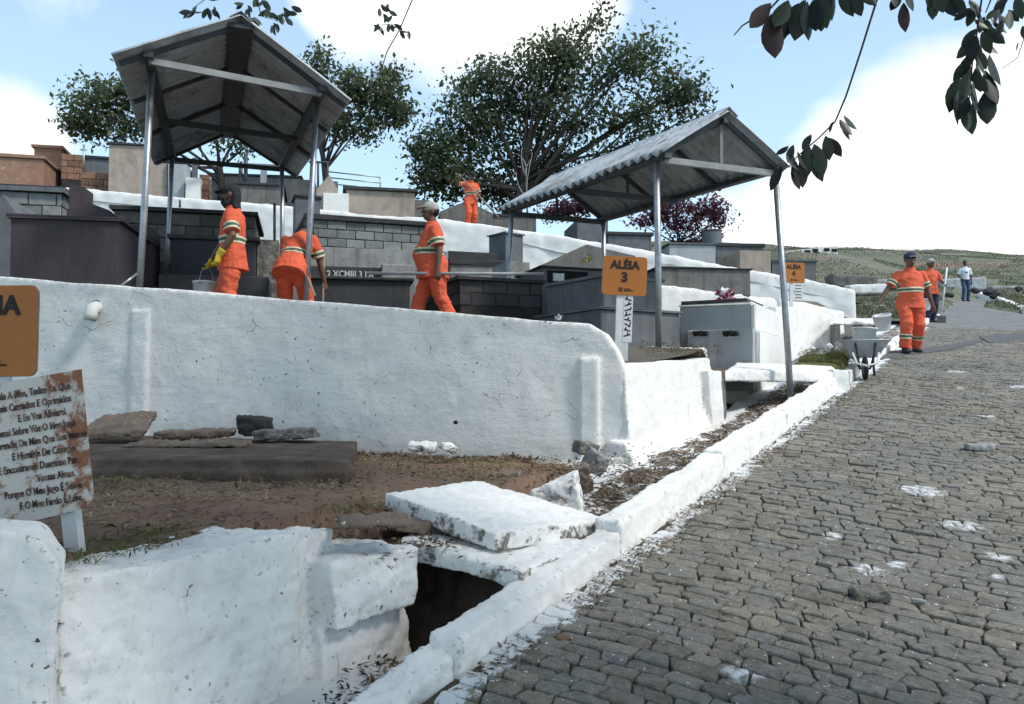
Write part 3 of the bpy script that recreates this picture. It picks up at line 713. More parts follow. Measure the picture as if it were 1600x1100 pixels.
wall_run('alley_wall', [(at(1212, 478, 12.2).xy.to_3d(), at(1212, 478, 12.2).z), (at(1262, 480, 14.2).xy.to_3d(), at(1262, 480, 14.2).z), (at(1298, 488, 15.4).xy.to_3d(), at(1298, 492, 15.4).z)], .3, white, 'plain white wall continuing behind the white tomb toward the road', lambda q: SLOPE * q.y - .1, .035, dirn=Vector((-.8, .5, 0)))
# terrace wall in the middle: stepped white wall on the right hand, runs into the upper wall
wall_run('terrace_wall', [(at(1028, 445, 13.85).xy.to_3d(), at(1028, 444, 13.85).z), (at(1176, 470, 14.3).xy.to_3d(), at(1176, 461, 14.3).z), (at(1262, 470, 15.8).xy.to_3d(), at(1262, 472, 15.8).z), (at(1320, 470, 17).xy.to_3d(), at(1320, 486, 17).z)], .3, white_far,
         'white terrace wall behind the pair of flat tombs and second alley sign', lambda q: SLOPE * q.y + .1, .05)
def z_low(q): return upper_top(q.x) - 2.6
def upper_run(a, b_, label):
    pts = []
    nseg = max(2, int((b_ - a) / 1.5))
    for i in range(nseg + 1):
        x = a + (b_ - a) * i / nseg
        pts.append(((x, 22.4 + bump(x, 3, .3, .08), 0), upper_top(x) + bump(x, 1, .5, .10)))
    return wall_run('upper_wall', pts, .35, white_far, label, z_low, .07, ((1.2, .07), (.3, .05)))
upper_run(-24, -2.2, 'long white upper retaining wall left of the pale capped worker')
upper_run(-2.15, 9.3, 'white upper retaining wall sloping down from the raking worker to the road')

# ------------------------------------------------------------------ SHELTERS
def corr(name, a, b_, c, d, parent, waves, amp, m):
    """corrugated sheet: eave a->b along the axis, ridge d->c"""
    a, b_, c, d = map(Vector, (a, b_, c, d)); nrm = (b_ - a).cross(d - a).normalized()
    if nrm.z < 0: nrm = -nrm
    nu, nv = waves * 8, 6; V = []; Fc = []
    for layer in (0, 1):
        for j in range(nv + 1):
            for i in range(nu + 1):
                u, v = i / nu, j / nv
                p = (a * (1 - u) + b_ * u) * (1 - v) + (d * (1 - u) + c * u) * v
                p = p + nrm * (amp * math.sin(u * waves * 2 * math.pi) + layer * .006)
                p.z += .012 * math.sin(v * 3 + u * 9) * (1 - v)
                V.append(p)
    w = nu + 1; n1 = w * (nv + 1)
    for j in range(nv):
        for i in range(nu):
            q = j * w + i; Fc.append((q, q + w, q + w + 1, q + 1)); Fc.append((q + n1, q + 1 + n1, q + w + 1 + n1, q + w + n1))
    for i in range(nu):
        Fc.append((i, i + 1, i + 1 + n1, i + n1)); q = nv * w + i; Fc.append((q + 1, q, q + n1, q + 1 + n1))
    for j in range(nv):
        q = j * w; Fc.append((q + w, q, q + n1, q + w + n1)); q = j * w + nu; Fc.append((q, q + w, q + w + n1, q + n1))
    return mesh(name, V, Fc, m, parent, True)
def beam(name, p, q, w, h, m, parent):
    p, q = Vector(p), Vector(q); d = (q - p).normalized(); s_ = d.cross(Vector((0, 0, 1)))
    s_ = s_.normalized() if s_.length > .01 else Vector((1, 0, 0)); up = s_.cross(d)
    c = [p + s_ * (a * w / 2) + up * (b2 * h / 2) for a, b2 in ((-1, -1), (1, -1), (1, 1), (-1, 1))] + [q + s_ * (a * w / 2) + up * (b2 * h / 2) for a, b2 in ((-1, -1), (1, -1), (1, 1), (-1, 1))]
    o = MB().add(c, [(3, 2, 1, 0), (4, 5, 6, 7), (0, 1, 5, 4), (1, 2, 6, 5), (2, 3, 7, 6), (3, 0, 4, 7)]).build(name, m, parent); return o
def shelter(label, A, B, Cc, D, rise_n, rise_f, poles, waves, inset, ridge_w, kp):
    """A,B near-left/right eave corners; Cc,D far-left/right"""
    root = empty('shelter', (0, 0, 0), label=label, cat='shelter')
    Rn = (A + B) / 2 + Vector((0, 0, rise_n)); Rf = (Cc + D) / 2 + Vector((0, 0, rise_f))
    corr('roof_sheet', A, Cc, Rf, Rn, root, waves, .032, sheet); corr('roof_sheet', B, D, Rf, Rn, root, waves, .032, sheet)
    up = Vector((0, 0, .02)); ax = (Rf - Rn).normalized(); s_ = ax.cross(Vector((0, 0, 1))).normalized()
    sl = (B - Rn).normalized(); sl2 = (A - Rn).normalized()
    e_ = .14
    mb = MB()
    for q, d1 in ((Rn - ax * .015, 0), (Rf + ax * .015, 0)): pass
    n0, f0 = Rn - ax * .01 + Vector((0, 0, .035)), Rf + ax * .01 + Vector((0, 0, .035))
    V = [n0 + sl2 * e_, n0 + Vector((0, 0, .02)), n0 + sl * e_, f0 + sl2 * e_, f0 + Vector((0, 0, .02)), f0 + sl * e_]
    V += [v - Vector((0, 0, .008)) for v in V]
    mb.add(V, [(0, 1, 4, 3), (1, 2, 5, 4), (7, 6, 9, 10), (8, 7, 10, 11), (1, 0, 6, 7), (2, 1, 7, 8), (3, 4, 10, 9), (4, 5, 11, 10), (0, 3, 9, 6), (5, 2, 8, 11)])
    mb.build('ridge_cap', sheet, root)
    def L(u, v, dz=0): # u along axis 0..1, v across 0..1 (0 left eave, .5 ridge, 1 right eave), below the sheet
        e = (A * (1 - u) + Cc * u) if v <= .5 else (B * (1 - u) + D * u); r = Rn * (1 - u) + Rf * u
        w_ = v * 2 if v <= .5 else (1 - v) * 2
        p = e * (1 - w_) + r * w_; p.z -= .045 + dz; return p
    beam('ridge_beam', L(.01, .5, .05), L(.99, .5, .05), ridge_w, .05, steel_dark, root)
    for v in (inset, 1 - inset): beam('eave_beam', L(.015, v, .03), L(.985, v, .03), .10, .06, steel_dark, root)
    us = (.03, .30, .62, .965)
    for u in us:
        for v0 in (0, 1):
            beam('rafter', L(u, .02 if v0 == 0 else .98, .01), L(u, .49 if v0 == 0 else .51, .01), .04, .05, steel_dark, root)
    for u, m_ in ((.035, steel_bar), (.5, steel_dark), (.955, steel_dark)):
        a = L(u, inset, .07); b2 = L(u, 1 - inset, .07); beam('tie_bar', a, b2, .045, .07, m_, root)
        if kp: beam('king_post', (a + b2) / 2, L(u, .5, .05), .035, .035, m_, root)
    for u, v, base, m_ in poles:
        p = L(u, inset if v == 0 else 1 - inset, .06)
        mb = MB().tube([base, base * .5 + p * .5 + Vector((.006, 0, 0)), p], .036, 14); mb.build('pole', steel, root, True)
    return root
A, B, Cc, D = at(175, 86, 8.3), at(548, 158, 9.64), at(240, 256, 13.3), at(465, 277, 14.1)
zz = (A.z + B.z) / 2; A.z = B.z = zz
zz = (Cc.z + D.z) / 2; Cc.z = D.z = zz
def gb(px, Y, dz=0):
    p = at(px, 400, Y); p.z = G(p.x, p.y) - .1 + dz; return p
shelter('tall grey corrugated gable shelter on steel poles above the left alley', A, B, Cc, D, .72, .66,
        [(.11, 0, gb(216, 8.85), 0), (.12, 1, gb(476, 9.9), 0), (.93, 0, gb(258, 13.1), 0), (.93, 1, gb(441, 13.6), 0)], 30, .13, .26, False)
A, B, Cc, D = at(1037, 238, 8.9), at(1236, 262, 9.55), at(775, 331, 11.9), at(941, 346, 12.6)
zz = (A.z + B.z + Cc.z + D.z) / 4
for q in (A, B, Cc, D): q.z = zz
p1 = at(1237, 620, 9.45); p1.z = SLOPE * p1.y - .15
shelter('smaller grey corrugated gable shelter over the alley beside the road', A, B, Cc, D, .56, .56,
        [(.07, 0, gb(1028, 9.1), 0), (.035, 1, p1, 0), (.93, 0, gb(788, 11.7), 0), (.95, 1, gb(942, 12.4), 0)], 22, .06, .08, True)

# ------------------------------------------------------------------ TOMBS
def frame(p, ang):
    return Matrix.Translation(p) @ Matrix.Rotation(ang, 4, 'Z')
def width_to(p, ang, pxR):
    u = Vector((math.cos(ang), math.sin(ang))); c = (pxR - 800) / F; q = p - EYE   # solve (qx+w ux)/(qy+w uy) ~ c (ignoring pitch on depth)
    f0 = q.y * math.cos(PITCH) + q.z * math.sin(PITCH)
    return (c * f0 - q.x) / (u.x - c * u.y * math.cos(PITCH))
def tbox(name, lo, hi, m, parent, bev=.012, jit=.006):
    mb = MB().box(lo, hi); o = mb.build(name, m, parent, False, min(bev, .2 * min(h - l for l, h in zip(lo, hi))))
    for v in o.data.vertices: v.co += rv(jit)
    return o
def tomb(label, pxL, pxR, yt, Y, ang=14, depth=1.9, m=slate, lid=None, lidh=.07, over=.05, base=None, blocks=None, name='tomb', zb=None, gable=0, cat='tomb', h=None, plinth=None):
    ang = R(ang); P = at(pxL, yt, Y); w = width_to(P, ang, pxR)
    g = zb if zb is not None else (GU(P.x, P.y) if P.y > 22 else G(P.x, P.y)) - .15
    root = empty(name, (P.x, P.y, g), ang, label, cat)
    H = P.z - g; hb = H - (lidh if lid else 0)
    if blocks:
        bm_, bw, bh, lo_ = blocks
        tbox('core', (.012, .012, 0), (w - .012, depth, hb), mortar_dark, root)
        proto = {}
        def brick(x0, x1, z0, z1, side):
            key = (round(x1 - x0, 3), round(z1 - z0, 3), side)
            gp = .008
            if key not in proto or random.random() < .0:
                W_, H_ = x1 - x0 - gp * 2, z1 - z0 - gp * 2
                mb = MB().box((0, 0, 0), (W_, .05, H_)) if side == 0 else MB().box((0, 0, 0), (.05, W_, H_))
                o = mb.build('block', bm_, root, False, .008); proto[key] = o
                for v in o.data.vertices: v.co += rv(.004)
            else: o = copy_obj(proto[key], root)
            dpt = random.uniform(-.008, .006)
            if side == 0: o.location = (x0 + gp, dpt, z0 + gp)
            elif side == 1: o.location = (w - .05 - dpt, x0 + gp, z0 + gp)
            else: o.location = (dpt, x0 + gp, z0 + gp)
        z_ = hb; r = 0
        while z_ > max(lo_, .02) + .03:
            z0 = max(0, z_ - bh); x = -(bw / 2) * (r % 2)
            while x < w - .02:
                a, b2 = max(0, x), min(w, x + bw)
                if b2 - a > .05: brick(a, b2, z0, z_, 0)
                x += bw
            for sd in (1, 2):
                x = .05 - (bw / 2) * ((r + 1) % 2)
                while x < min(depth, 1.3):
                    a, b2 = max(.052, x), min(depth, x + bw)
                    if b2 - a > .05: brick(a, b2, z0, z_, sd)
                    x += bw
            z_ = z0; r += 1
    elif gable:
        mb = MB().prism([Vector((0, 0, 0)), Vector((w, 0, 0)), Vector((w, 0, hb)), Vector((w * gable[0], 0, hb + gable[1])), Vector((0, 0, hb + gable[2] if len(gable) > 2 else hb))], (0, depth, 0))
        o = mb.build('body', m, root, False, .01)
    else:
        tbox('body', (0, 0, 0), (w, depth, hb), m, root)
    if lid:
        tbox('lid', (-over, -over, hb + .003), (w + over, depth + over, H), lid, root, .012, .008)
    if base:
        bh_, bo = base; tbox('plinth', (-bo, -bo, -.02), (w + bo, depth + bo, bh_), plinth or m, root)
    root['_w'] = w; root['_H'] = H
    return root
# left group, Y 9-13
t1 = tomb('large dark plum cement tomb with flat lid behind the white wall', 18, 186, 334, 9.3, 11, 1.9, plum, plum, .05, .04)
tomb('grey tomb with pointed gable top left of the plum tomb', -60, 42, 352, 10.6, 11, 1.8, slate, None, gable=(.62, .42))
tomb('grey concrete block tomb with thick lid at the left edge', -90, 97, 284, 12.6, 12, 1.5, slate, slate, .1, .06, blocks=(grey_block, .40, .20, .6))
tomb('narrow plum upright slab behind the plum tomb', 108, 131, 290, 12.2, 12, .5, plum)
tomb('low plum tomb with rounded top peeping above the plum tomb', 104, 172, 326, 11.2, 12, .9, plum, None, gable=(.5, .10))
tomb('olive grey block tomb with dark lid between the shelter poles', 178, 398, 321, 13.4, 14, 1.9, olive_block, lid_dark, .07, .06, blocks=(olive_block, .44, .21, .75))
t5 = tomb('smooth charcoal tomb behind the worker with the bucket', 268, 400, 366, 11.2, 13, 1.6, charcoal, charcoal, .06, .05)
tomb('low charcoal step in front of the charcoal tomb', 248, 420, 428, 10.3, 13, .7, charcoal)
o = tomb('rough mottled concrete pillar beside the bending worker', 402, 436, 374, 11.6, 14, .5, rough_conc)
tomb('small dark upright tomb by the near shelter pole', 205, 236, 352, 10.9, 12, .6, plum)
# centre
tomb('grey concrete block tomb with dark lid behind the pale capped worker', 482, 668, 334, 14.4, 20, 2.0, grey_block, lid_dark, .09, .06, blocks=(grey_block, .33, .155, .9))
tomb('dark grey square pier at the corner of the grey block tomb', 462, 500, 304, 15.6, 20, .5, slate, lid_dark, .05, .03)
tomb('long pale grey concrete ledge behind the pale capped worker', 436, 700, 383, 12.6, 13, 1.2, lightgrey)
tm = tomb('smooth black tomb with overhanging lid below the pale ledge', 486, 641, 430, 10.9, 12, 1.7, charcoal, lid_dark, .05, .05)
dk = tomb('dark front of the pale ledge with faded white lettering', 480, 596, 415, 12.1, 12, .3, charcoal)
M = Matrix.Translation((.28, -.012, dk['_H'] - .155)) @ Matrix.Rotation(R(90), 4, 'X')
text('2 XCMIII 3 LA', .135, white_paint, dk, M, .03, .003, 'LEFT', xs=.85)
tomb('pale grey broken ledge end beside the black tomb', 597, 648, 412, 12.0, 13, .4, lightgrey)
tomb('dark grey block tomb with black lid right of the pale capped worker', 718, 846, 431, 11.0, 22, 1.7, dark_block, lid_dark, .05, .05, blocks=(dark_block, .34, .17, .35))
tomb('stack of grey slabs behind the dark block tomb', 704, 792, 404, 13.8, 16, 1.2, lightgrey, lid_dark, .09, .03)
tomb('thin black slab propped on the grey slabs', 700, 776, 392, 14.6, 16, .9, lid_dark)
tomb('pale grey cement cube behind the far shelter pole', 792, 828, 408, 12.9, 18, .8, lightgrey)
tomb('upright grey cement tomb with thin cap under the right shelter', 790, 817, 362, 15.4, 40, .5, slate, slate, .03, .03)
tomb('brown grey tomb with shallow pitched top behind the alley 3 sign', 838, 993, 392, 14.2, 16, 1.8, brownstone, None, gable=(.5, .16, -.28))
nt = tomb('grey tomb with dark niche and white plaque under yellow flowers', 846, 940, 415, 11.7, 18, 1.1, slate, lid_dark, .03, .03)
w_, H_ = nt['_w'], nt['_H']
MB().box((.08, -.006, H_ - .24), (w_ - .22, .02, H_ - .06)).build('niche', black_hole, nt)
MB().box((.17, -.016, H_ - .21), (.34, -.007, H_ - .10)).build('plaque', post_white, nt)
# right group, aligned with the road
tomb('slate grey tomb with scratched side left of the alley 3 sign post', 943, 1033, 428, 9.75, 33, 1.15, slate, slate, .035, .03)
lo = tomb('lower slate grey tomb base with painted number behind the sign post', 938, 1062, 479, 9.45, 30, 1.4, slate, slate, .03, .03)
M = Matrix.Translation((.30, -.034, lo['_H'] - .16)) @ Matrix.Rotation(R(90), 4, 'X')
text('03', .12, white_paint, lo, M, .03, .003, 'LEFT')
for a, b2 in (((-.02, .35, .12), (-.02, .62, .2)), ((-.02, .62, .2), (-.02, .85, .11))): pass
tomb('long brown grey tomb slab end right of the near shelter pole', 1030, 1172, 416, 14.0, 10, 1.0, brownstone, lid_dark, .03, .03, zb=at(1100, 462, 14.2).z)
wt = tomb('grey fronted tomb with white side, red flowers on its lid', 1062, 1172, 477, 11.35, -29, 1.5, midgrey, white_plain, .03, .01, zb=1.6)
tomb('grey lower stage below the tomb with red flowers', 1074, 1176, 517, 11.1, -29, 1.6, midgrey, zb=1.6)
w_ = wt['_w']
tbox('side_wall', (w_ + .003, -.0, -.1), (w_ + .07, 1.5, wt['_H'] - .04), white_plain, wt)
tbox('cover_slab', (-.02, .12, wt['_H'] + .015), (w_ * .93, 1.1, wt['_H'] + .06), lid_dark, wt)
tbox('lower_side_wall', (w_ + .075, -.05, -.1), (w_ + .13, 1.6, wt['_H'] - .40), white_plain, wt)
q = at(1085, 523, 10.9)
for px in (1095, 1142):
    p = at(px, 521, 11.0 if px < 1110 else 10.72); o = lump('hole', MB().box((-.10, -.03, -.03), (.09, .03, .035)), black_hole, wt, .012, 1, ((.06, .05),))
    o.location = wt.matrix_world.inverted() @ p if False else Matrix.Rotation(-wt.rotation_euler.z, 3, 'Z') @ (p - wt.location)
# flowers
def posy(label, p, mats, n_, r):
    root = empty('flower_bunch', p, 0, label, 'flowers')
    for m_ in mats:
        it = []
        for i in range(n_):
            d = rdir(); d.z = abs(d.z); it.append((Vector((0, 0, .02)) + rv(r * .5), d, rdir(), r * random.uniform(.6, 1.1), r * .6, random.random()))
        leaves('petals' if m_ is not leaf_mid else 'foliage', it, m_, root)
    return root
posy('red and pink flowers lying on the white sided tomb', at(1132, 466, 11.5), (flower_red, white_cloth), 26, .13)
posy('pale yellow flowers on the niche tomb', at(915, 409, 11.9), (flower_yel, white_cloth), 16, .08)
posy('white wreath ring on the ground behind the front wall', at(873, 500, 8.6), (white_cloth,), 16, .05)
# upper level, Y 18-26
tomb('large terracotta rendered vault at the left edge', -130, 68, 232, 23.6, 14, 4.2, terracotta, terracotta, .1, .06)
tomb('small terracotta block tomb with urn behind the vault', 54, 96, 226, 27.5, 14, 1.5, terracotta, terracotta, .1, .08)
tomb('terracotta brick tomb with open ledges', 96, 128, 240, 25.5, 14, 2, terracotta, None, blocks=(terra_brick, .35, .2, 1.2))
tomb('terracotta brick stack beside the grey vault', 127, 172, 268, 24.0, 14, 1.5, terracotta, None, blocks=(terra_brick, .40, .2, .2))
tomb('grey vault with dark top behind the brick stack', 133, 172, 243, 26.0, 14, 2, slate, lid_dark, .08, .05)
tomb('tall beige plastered vault behind the left shelter pole', 171, 262, 222, 23.4, 12, 2.4, beige, lid_dark, .06, .06)
tomb('pale grey cement vault beside the beige vault', 263, 289, 250, 23.6, 12, 2, midgrey)
tomb('small white tomb beside the brick pier', 290, 313, 277, 23.5, 12, 1, white_plain)
tomb('short exposed brick pier on the upper wall', 311, 326, 272, 23.8, 12, .5, terracotta, None, blocks=(terra_brick, .3, .16, .2))
tomb('low brown grey stone tomb above the upper wall under the left shelter', 366, 442, 284, 23.4, 13, 2, brownstone, lid_dark, .08, .06)
tomb('narrow dark headstone on the upper terrace', 300, 307, 246, 24.6, 12, .3, slate)
tomb('small rounded headstone under the left shelter roof', 407, 416, 262, 26, 12, .3, midgrey)
tomb('long dark tomb row behind the small headstone', 330, 470, 270, 27, 8, 2, brownstone, lid_dark, .08, .05)
tomb('grey brown tomb on the skyline right of the left shelter', 440, 492, 279, 26, 10, 2, brownstone)
tomb('beige pointed tomb by the leaning tree trunk', 494, 528, 296, 23.4, 12, 1.5, beige, None, gable=(.6, .45))
tomb('small grey headstone beside the pointed beige tomb', 519, 528, 283, 25, 12, .3, slate)
tomb('low white tomb top behind the grey block tomb', 505, 545, 301, 23.2, 12, 1.2, white_plain)
tomb('beige vault with dark slab lid and sloping left side', 541, 648, 291, 23.5, 12, 2.6, beige, lid_dark, .09, .09)
tomb('low dark tomb right of the beige vault', 648, 672, 312, 24.2, 12, 1.5, brownstone)
tomb('grey pitched tomb behind the raking worker', 688, 770, 330, 24.8, 10, 2, brownstone, None, gable=(.5, .35))
tomb('dark flat tomb on the skyline between worker and shelter', 768, 838, 334, 25.5, 10, 2, brownstone, lid_dark, .07, .05)
tomb('blue grey box vault seen under the right shelter roof', 902, 950, 342, 25, 8, 2, slate)
tomb('wide grey vault with dark lid right of the blue grey vault', 950, 1018, 362, 25, 8, 2, slate, lid_dark, .1, .06)
tomb('pale grey vault in front of the water tank', 1046, 1118, 379, 24.4, 6, 2, midgrey, slate, .06, .05)
tomb('dark grey vault right of the water tank', 1119, 1192, 380, 25.4, 6, 2, slate, lid_dark, .1, .06)
tomb('beige grey vault below the dark grey vault', 1156, 1204, 391, 23.8, 6, 1.4, beige)
tomb('grey box vault behind the second alley sign', 1206, 1275, 406, 24.0, 4, 1.6, slate, slate, .05, .04)
p = at(1112, 382, 26.5); root = empty('water_tank', (p.x, p.y, p.z - .1), 0, 'dark green cylindrical water tank on the upper terrace', 'tank')
MB().tube([(0, 0, 0), (0, 0, .08), (0, 0, .46), (0, 0, .52)], [.30, .31, .31, .30], 22).build('body', slate, root, True)
MB().tube([(0, 0, .521), (0, 0, .545), (0, 0, .56)], [.335, .33, .1], 22).build('lid', slate, root)
p = at(1112, 392, 26.5); MB().box((-.5, -.4, -1.6), (.5, .4, -.001)).build('stand', slate, root)
# posts and rails on the upper terrace
def rail(name, label, pts, r, m, cat, posts=()):
    root = empty(name, pts[0], 0, label, cat); o = Vector(pts[0])
    for a, b2 in zip(pts, pts[1:]): MB().tube([Vector(a) - o, Vector(b2) - o], r, 8).build('bar', m, root, True)
    for p0, p1 in posts: MB().tube([Vector(p0) - o, Vector(p1) - o], r, 8).build('post', m, root, True)
    return root
rail('pergola_frame', 'dark steel frame beam on thin posts behind the left shelter', [at(255, 252, 22.9), at(470, 262, 24.5)], .06, steel_dark, 'frame',
     [(at(376, 259, 24), at(376, 300, 24)), (at(384, 240, 24), at(384, 300, 24))])
rail('railing', 'thin pale metal railing on the skyline above the beige vault', [at(510, 268, 26), at(594, 277, 26)], .02, steel, 'railing',
     [(at(594, 277, 26), at(594, 300, 26)), (at(510, 277, 26), at(596, 286, 26)), (at(512, 287, 26), at(580, 293, 26)), (at(512, 262, 26), at(512, 300, 26))])
rail('frame', 'dark steel goalpost frame beside the leaning tree trunk', [at(483, 253, 25.5), at(516, 254, 25.5)], .035, steel_dark, 'frame', [(at(512, 254, 25.5), at(512, 300, 25.5)), (at(497, 254, 25.5), at(497, 300, 25.5))])
mb = MB().tube([at(131, 272, 25), at(131, 226, 25)], .03, 8); o = mb.build('grave_cross', steel, None, True); tag(o, 'slim pale cross standing above the brick tombs', 'cross')
MB().tube([at(126, 234, 25), at(136, 234, 25)], .025, 8).build('arm', steel, o, True)
for px, y0, y1, Y, lb in ((281, 312, 324, 17, 'short rusty iron stake on the olive block tomb'), (429, 318, 380, 13.0, 'thin iron bar standing behind the bending worker')):
    o = MB().tube([at(px, y1, Y), at(px, y0, Y)], .022, 8).build('iron_stake', steel_dark, None, True); tag(o, lb, 'stake')
# far hillside
tag(empty('niche_wall', (0, 0, 0)), 'small white wall with dark burial niches on the far hill', 'building')
nw = bpy.data.objects['niche_wall']; p0, p1 = at(1222, 404, 50), at(1309, 403, 50)
MB().hexa([Vector((p0.x, 50, p0.z - 2)), Vector((p1.x, 50, p1.z - 2)), Vector((p1.x, 51.5, p1.z - 2)), Vector((p0.x, 51.5, p0.z - 2)), Vector((p0.x, 50, at(0, 393, 50).z)), Vector((p1.x, 50, at(0, 384, 50).z)), Vector((p1.x, 51.5, at(0, 384, 50).z)), Vector((p0.x, 51.5, at(0, 393, 50).z))]).build('wall', white_far, nw)
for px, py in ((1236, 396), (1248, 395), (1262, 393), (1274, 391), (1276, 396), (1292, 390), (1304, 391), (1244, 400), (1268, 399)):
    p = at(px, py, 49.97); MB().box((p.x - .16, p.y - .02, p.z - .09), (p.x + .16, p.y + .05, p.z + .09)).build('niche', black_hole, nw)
for i, (px, py, Y, w_, h_, m_, lb) in enumerate(((1385, 438, 42, 2.6, .5, lightgrey, 'low grey broken grave on the hillside left of the walking worker'), (1350, 446, 34, 1.6, .4, white_far, 'pale broken kerb grave beyond the white wall end'),
        (1497, 436, 44, 2.4, .7, midgrey, 'grey box grave behind the woman in jeans'), (1565, 448, 44, 1.6, .25, lightgrey, 'small flat grave on the grassy slope at far right'), (1330, 432, 40, 2.2, .6, brownstone, 'dark brown grave mound behind the white wall end'),
        (1540, 441, 50, 1.5, .3, lightgrey, 'tiny pale grave on the slope above the woman'), (1420, 424, 58, 2.0, .5, lightgrey, 'pale grave slab higher on the green hill'))):
    p = at(px, py, Y); mb = MB().box((-w_ / 2, -.5, -h_), (w_ / 2, .5, 0), Matrix.Rotation(random.uniform(-.06, .06), 4, 'Y'))
    o = lump('hill_grave', mb, m_, None, .06, 2, ((.3, .1),)); o.location = p; tag(o, lb, 'grave')
def rock(label, p, s, m, name='rock', vox=None):
    mb = MB()
    for i in range(3): mb.ball(rv(.3), (random.uniform(.5, .8), random.uniform(.4, .7), random.uniform(.3, .5)), 8, 6)
    mb.V = [v * s for v in mb.V]
    o = lump(name, mb, m, None, vox or s * .12, 1, ((s * .5, s * .3),)); o.location = p; return tag(o, label, 'rock')
for px, py, Y, s, lb in ((1523, 455, 36, .25, 'dark rock beside the woman on the far verge'), (1543, 458, 35, .3, 'larger dark rock right of the woman'), (1553, 461, 34.5, .25, 'dark rock nearest the far white kerb'), (1590, 452, 38, .25, 'dark tussock rock at the far right edge'), (1480, 460, 37, .3, 'dark rock left of the woman')):
    p = at(px, py, Y); rock(lb, p, s, mortar_dark)
# ------------------------------------------------------------------ SIGNS
def rounded(w, h, r, n_=5):
    pts = []
    for cx, cz, a0 in ((w / 2 - r, h / 2 - r, 0), (-w / 2 + r, h / 2 - r, 90), (-w / 2 + r, -h / 2 + r, 180), (w / 2 - r, -h / 2 + r, 270)):
        for i in range(n_ + 1):
            a = R(a0 + 90 * i / n_); pts.append(Vector((cx + r * math.cos(a), 0, cz + r * math.sin(a))))
    return pts
RX = Matrix.Rotation(R(90), 4, 'X')
def alley_sign(label, c, rz, tilt, num, post, w=.42, h=.365, strip_=True):
    root = empty('alley_sign', c, rz, label, 'sign'); root.rotation_euler = (0, tilt, rz)
    MB().prism(rounded(w, h, .035), (0, .004, 0)).build('board', sign_orange, root)
    MB().prism(rounded(w + .004, h + .004, .037), (0, .006, 0)).build('rim', sign_back, root).location = (0, .0042, 0)
    text('ALÉIA', .105, sign_black, root, Matrix.Translation((0, -.002, .068)) @ RX, .045, .0008, xs=1.0)
    if num: text(num, .125, sign_black, root, Matrix.Translation((0, -.002, -.055)) @ RX, .045, .0008)
    MB().box((-.05, -.003, -.145), (-.015, -.0005, -.11)).build('emblem', sign_black, root)
    MB().box((-.044, -.0042, -.128), (-.021, -.0032, -.124)).build('emblem_bar', sign_orange, root)
    for x1, z1 in ((.06, -.122), (.085, -.138)): MB().box((.0, -.003, z1 - .004), (x1, -.0005, z1 + .004)).build('small_print', sign_black, root)
    w0, w1, zb = post
    MB().box((w0, .011, zb), (w1, .045, h / 2 - .05)).build('post', post_white, root)
    return root
c = at(976, 431, 7.75); s3 = alley_sign('orange ALÉIA 3 sign on a white post behind the wall corner', c, R(3), R(2.5), '3', (-.065, .06, -1.0))
o = MB().box((.0, -.004, -.62), (.085, -.001, -.186)).build('text_strip', post_white, s3); o.location = (.005, .012, 0)
for i in range(8):
    z0 = -.22 - i * .048; mb = MB().box((-.032, -.002, -.006), (.032, .0, .006), Matrix.Rotation(R(random.choice((-18, 14, 30))), 4, 'Y')); q = mb.build('small_print', sign_black, s3); q.location = (.045, .0075, z0)
    mb = MB().box((-.006, -.002, -.016), (.006, .0, .016), Matrix.Rotation(R(15), 4, 'Y')); q = mb.build('small_print', sign_black, s3); q.location = (.03 + .02 * (i % 3), .0072, z0 + .012)
c = at(1240, 426, 14.8); s4 = alley_sign('orange ALÉIA 4 sign partly hidden by the shelter pole near the road', c, R(6), R(1), '4', (-.06, .0, -1.3))
o = MB().box((.02, .006, -.5), (.17, .010, -.19)).build('text_board', post_white, s4)
for i in range(5): MB().box((.035, .0035, -.235 - i * .055), (.15, .0055, -.222 - i * .055)).build('small_print', sign_black, s4)
c = at(-20, 517, 3.35); sA = alley_sign('orange ALÉIA sign cut off at the left edge above the rusty notice', c, R(-4), R(0), '', (.02, .08, -.9))
p = at(60, 694, 3.27); nt_ = empty('notice_board', p, 0, 'rusty white notice board with faded scripture text at the left edge', 'sign'); nt_.rotation_euler = (R(-2), R(-9), R(-4))
o = MB().prism([Vector((-.22, 0, -.305)), Vector((.16, 0, -.275)), Vector((.20, 0, -.235)), Vector((.205, 0, .265)), Vector((-.22, 0, .262))][::-1], (0, .004, 0)).build('board', rust_sign, nt_)
brown_txt = pmat('faded_brown_lettering', (.05, .028, .024), (.33, .20, .15), 34, .8, 0, lo=.45, hi=.66, local=True)
for i, (ln, x_) in enumerate((('Vinde A Mim, Todos Os Que', -.01), ('Estais Cansados E Oprimidos', -.01), ('E Eu Vos Aliviarei.', .03), ('Tomai Sobre Vós O Meu Jugo', -.01), ('E Aprendei De Mim Que Sou Manso', -.005), ('E Humilde De Coração', .02), ('E Encontrareis Descanso Para', -.005), ('Vossas Almas.', .06), ('Porque O Meu Jugo É Suave', .0), ('E O Meu Fardo É Leve.', .03))):
    text(ln, .0405, brown_txt, nt_, Matrix.Translation((x_, -.003, .195 - i * .0485)) @ RX, .02, .001, xs=.68)
MB().box((.055, .008, -.56), (.115, .05, .24)).build('post', post_white, nt_)

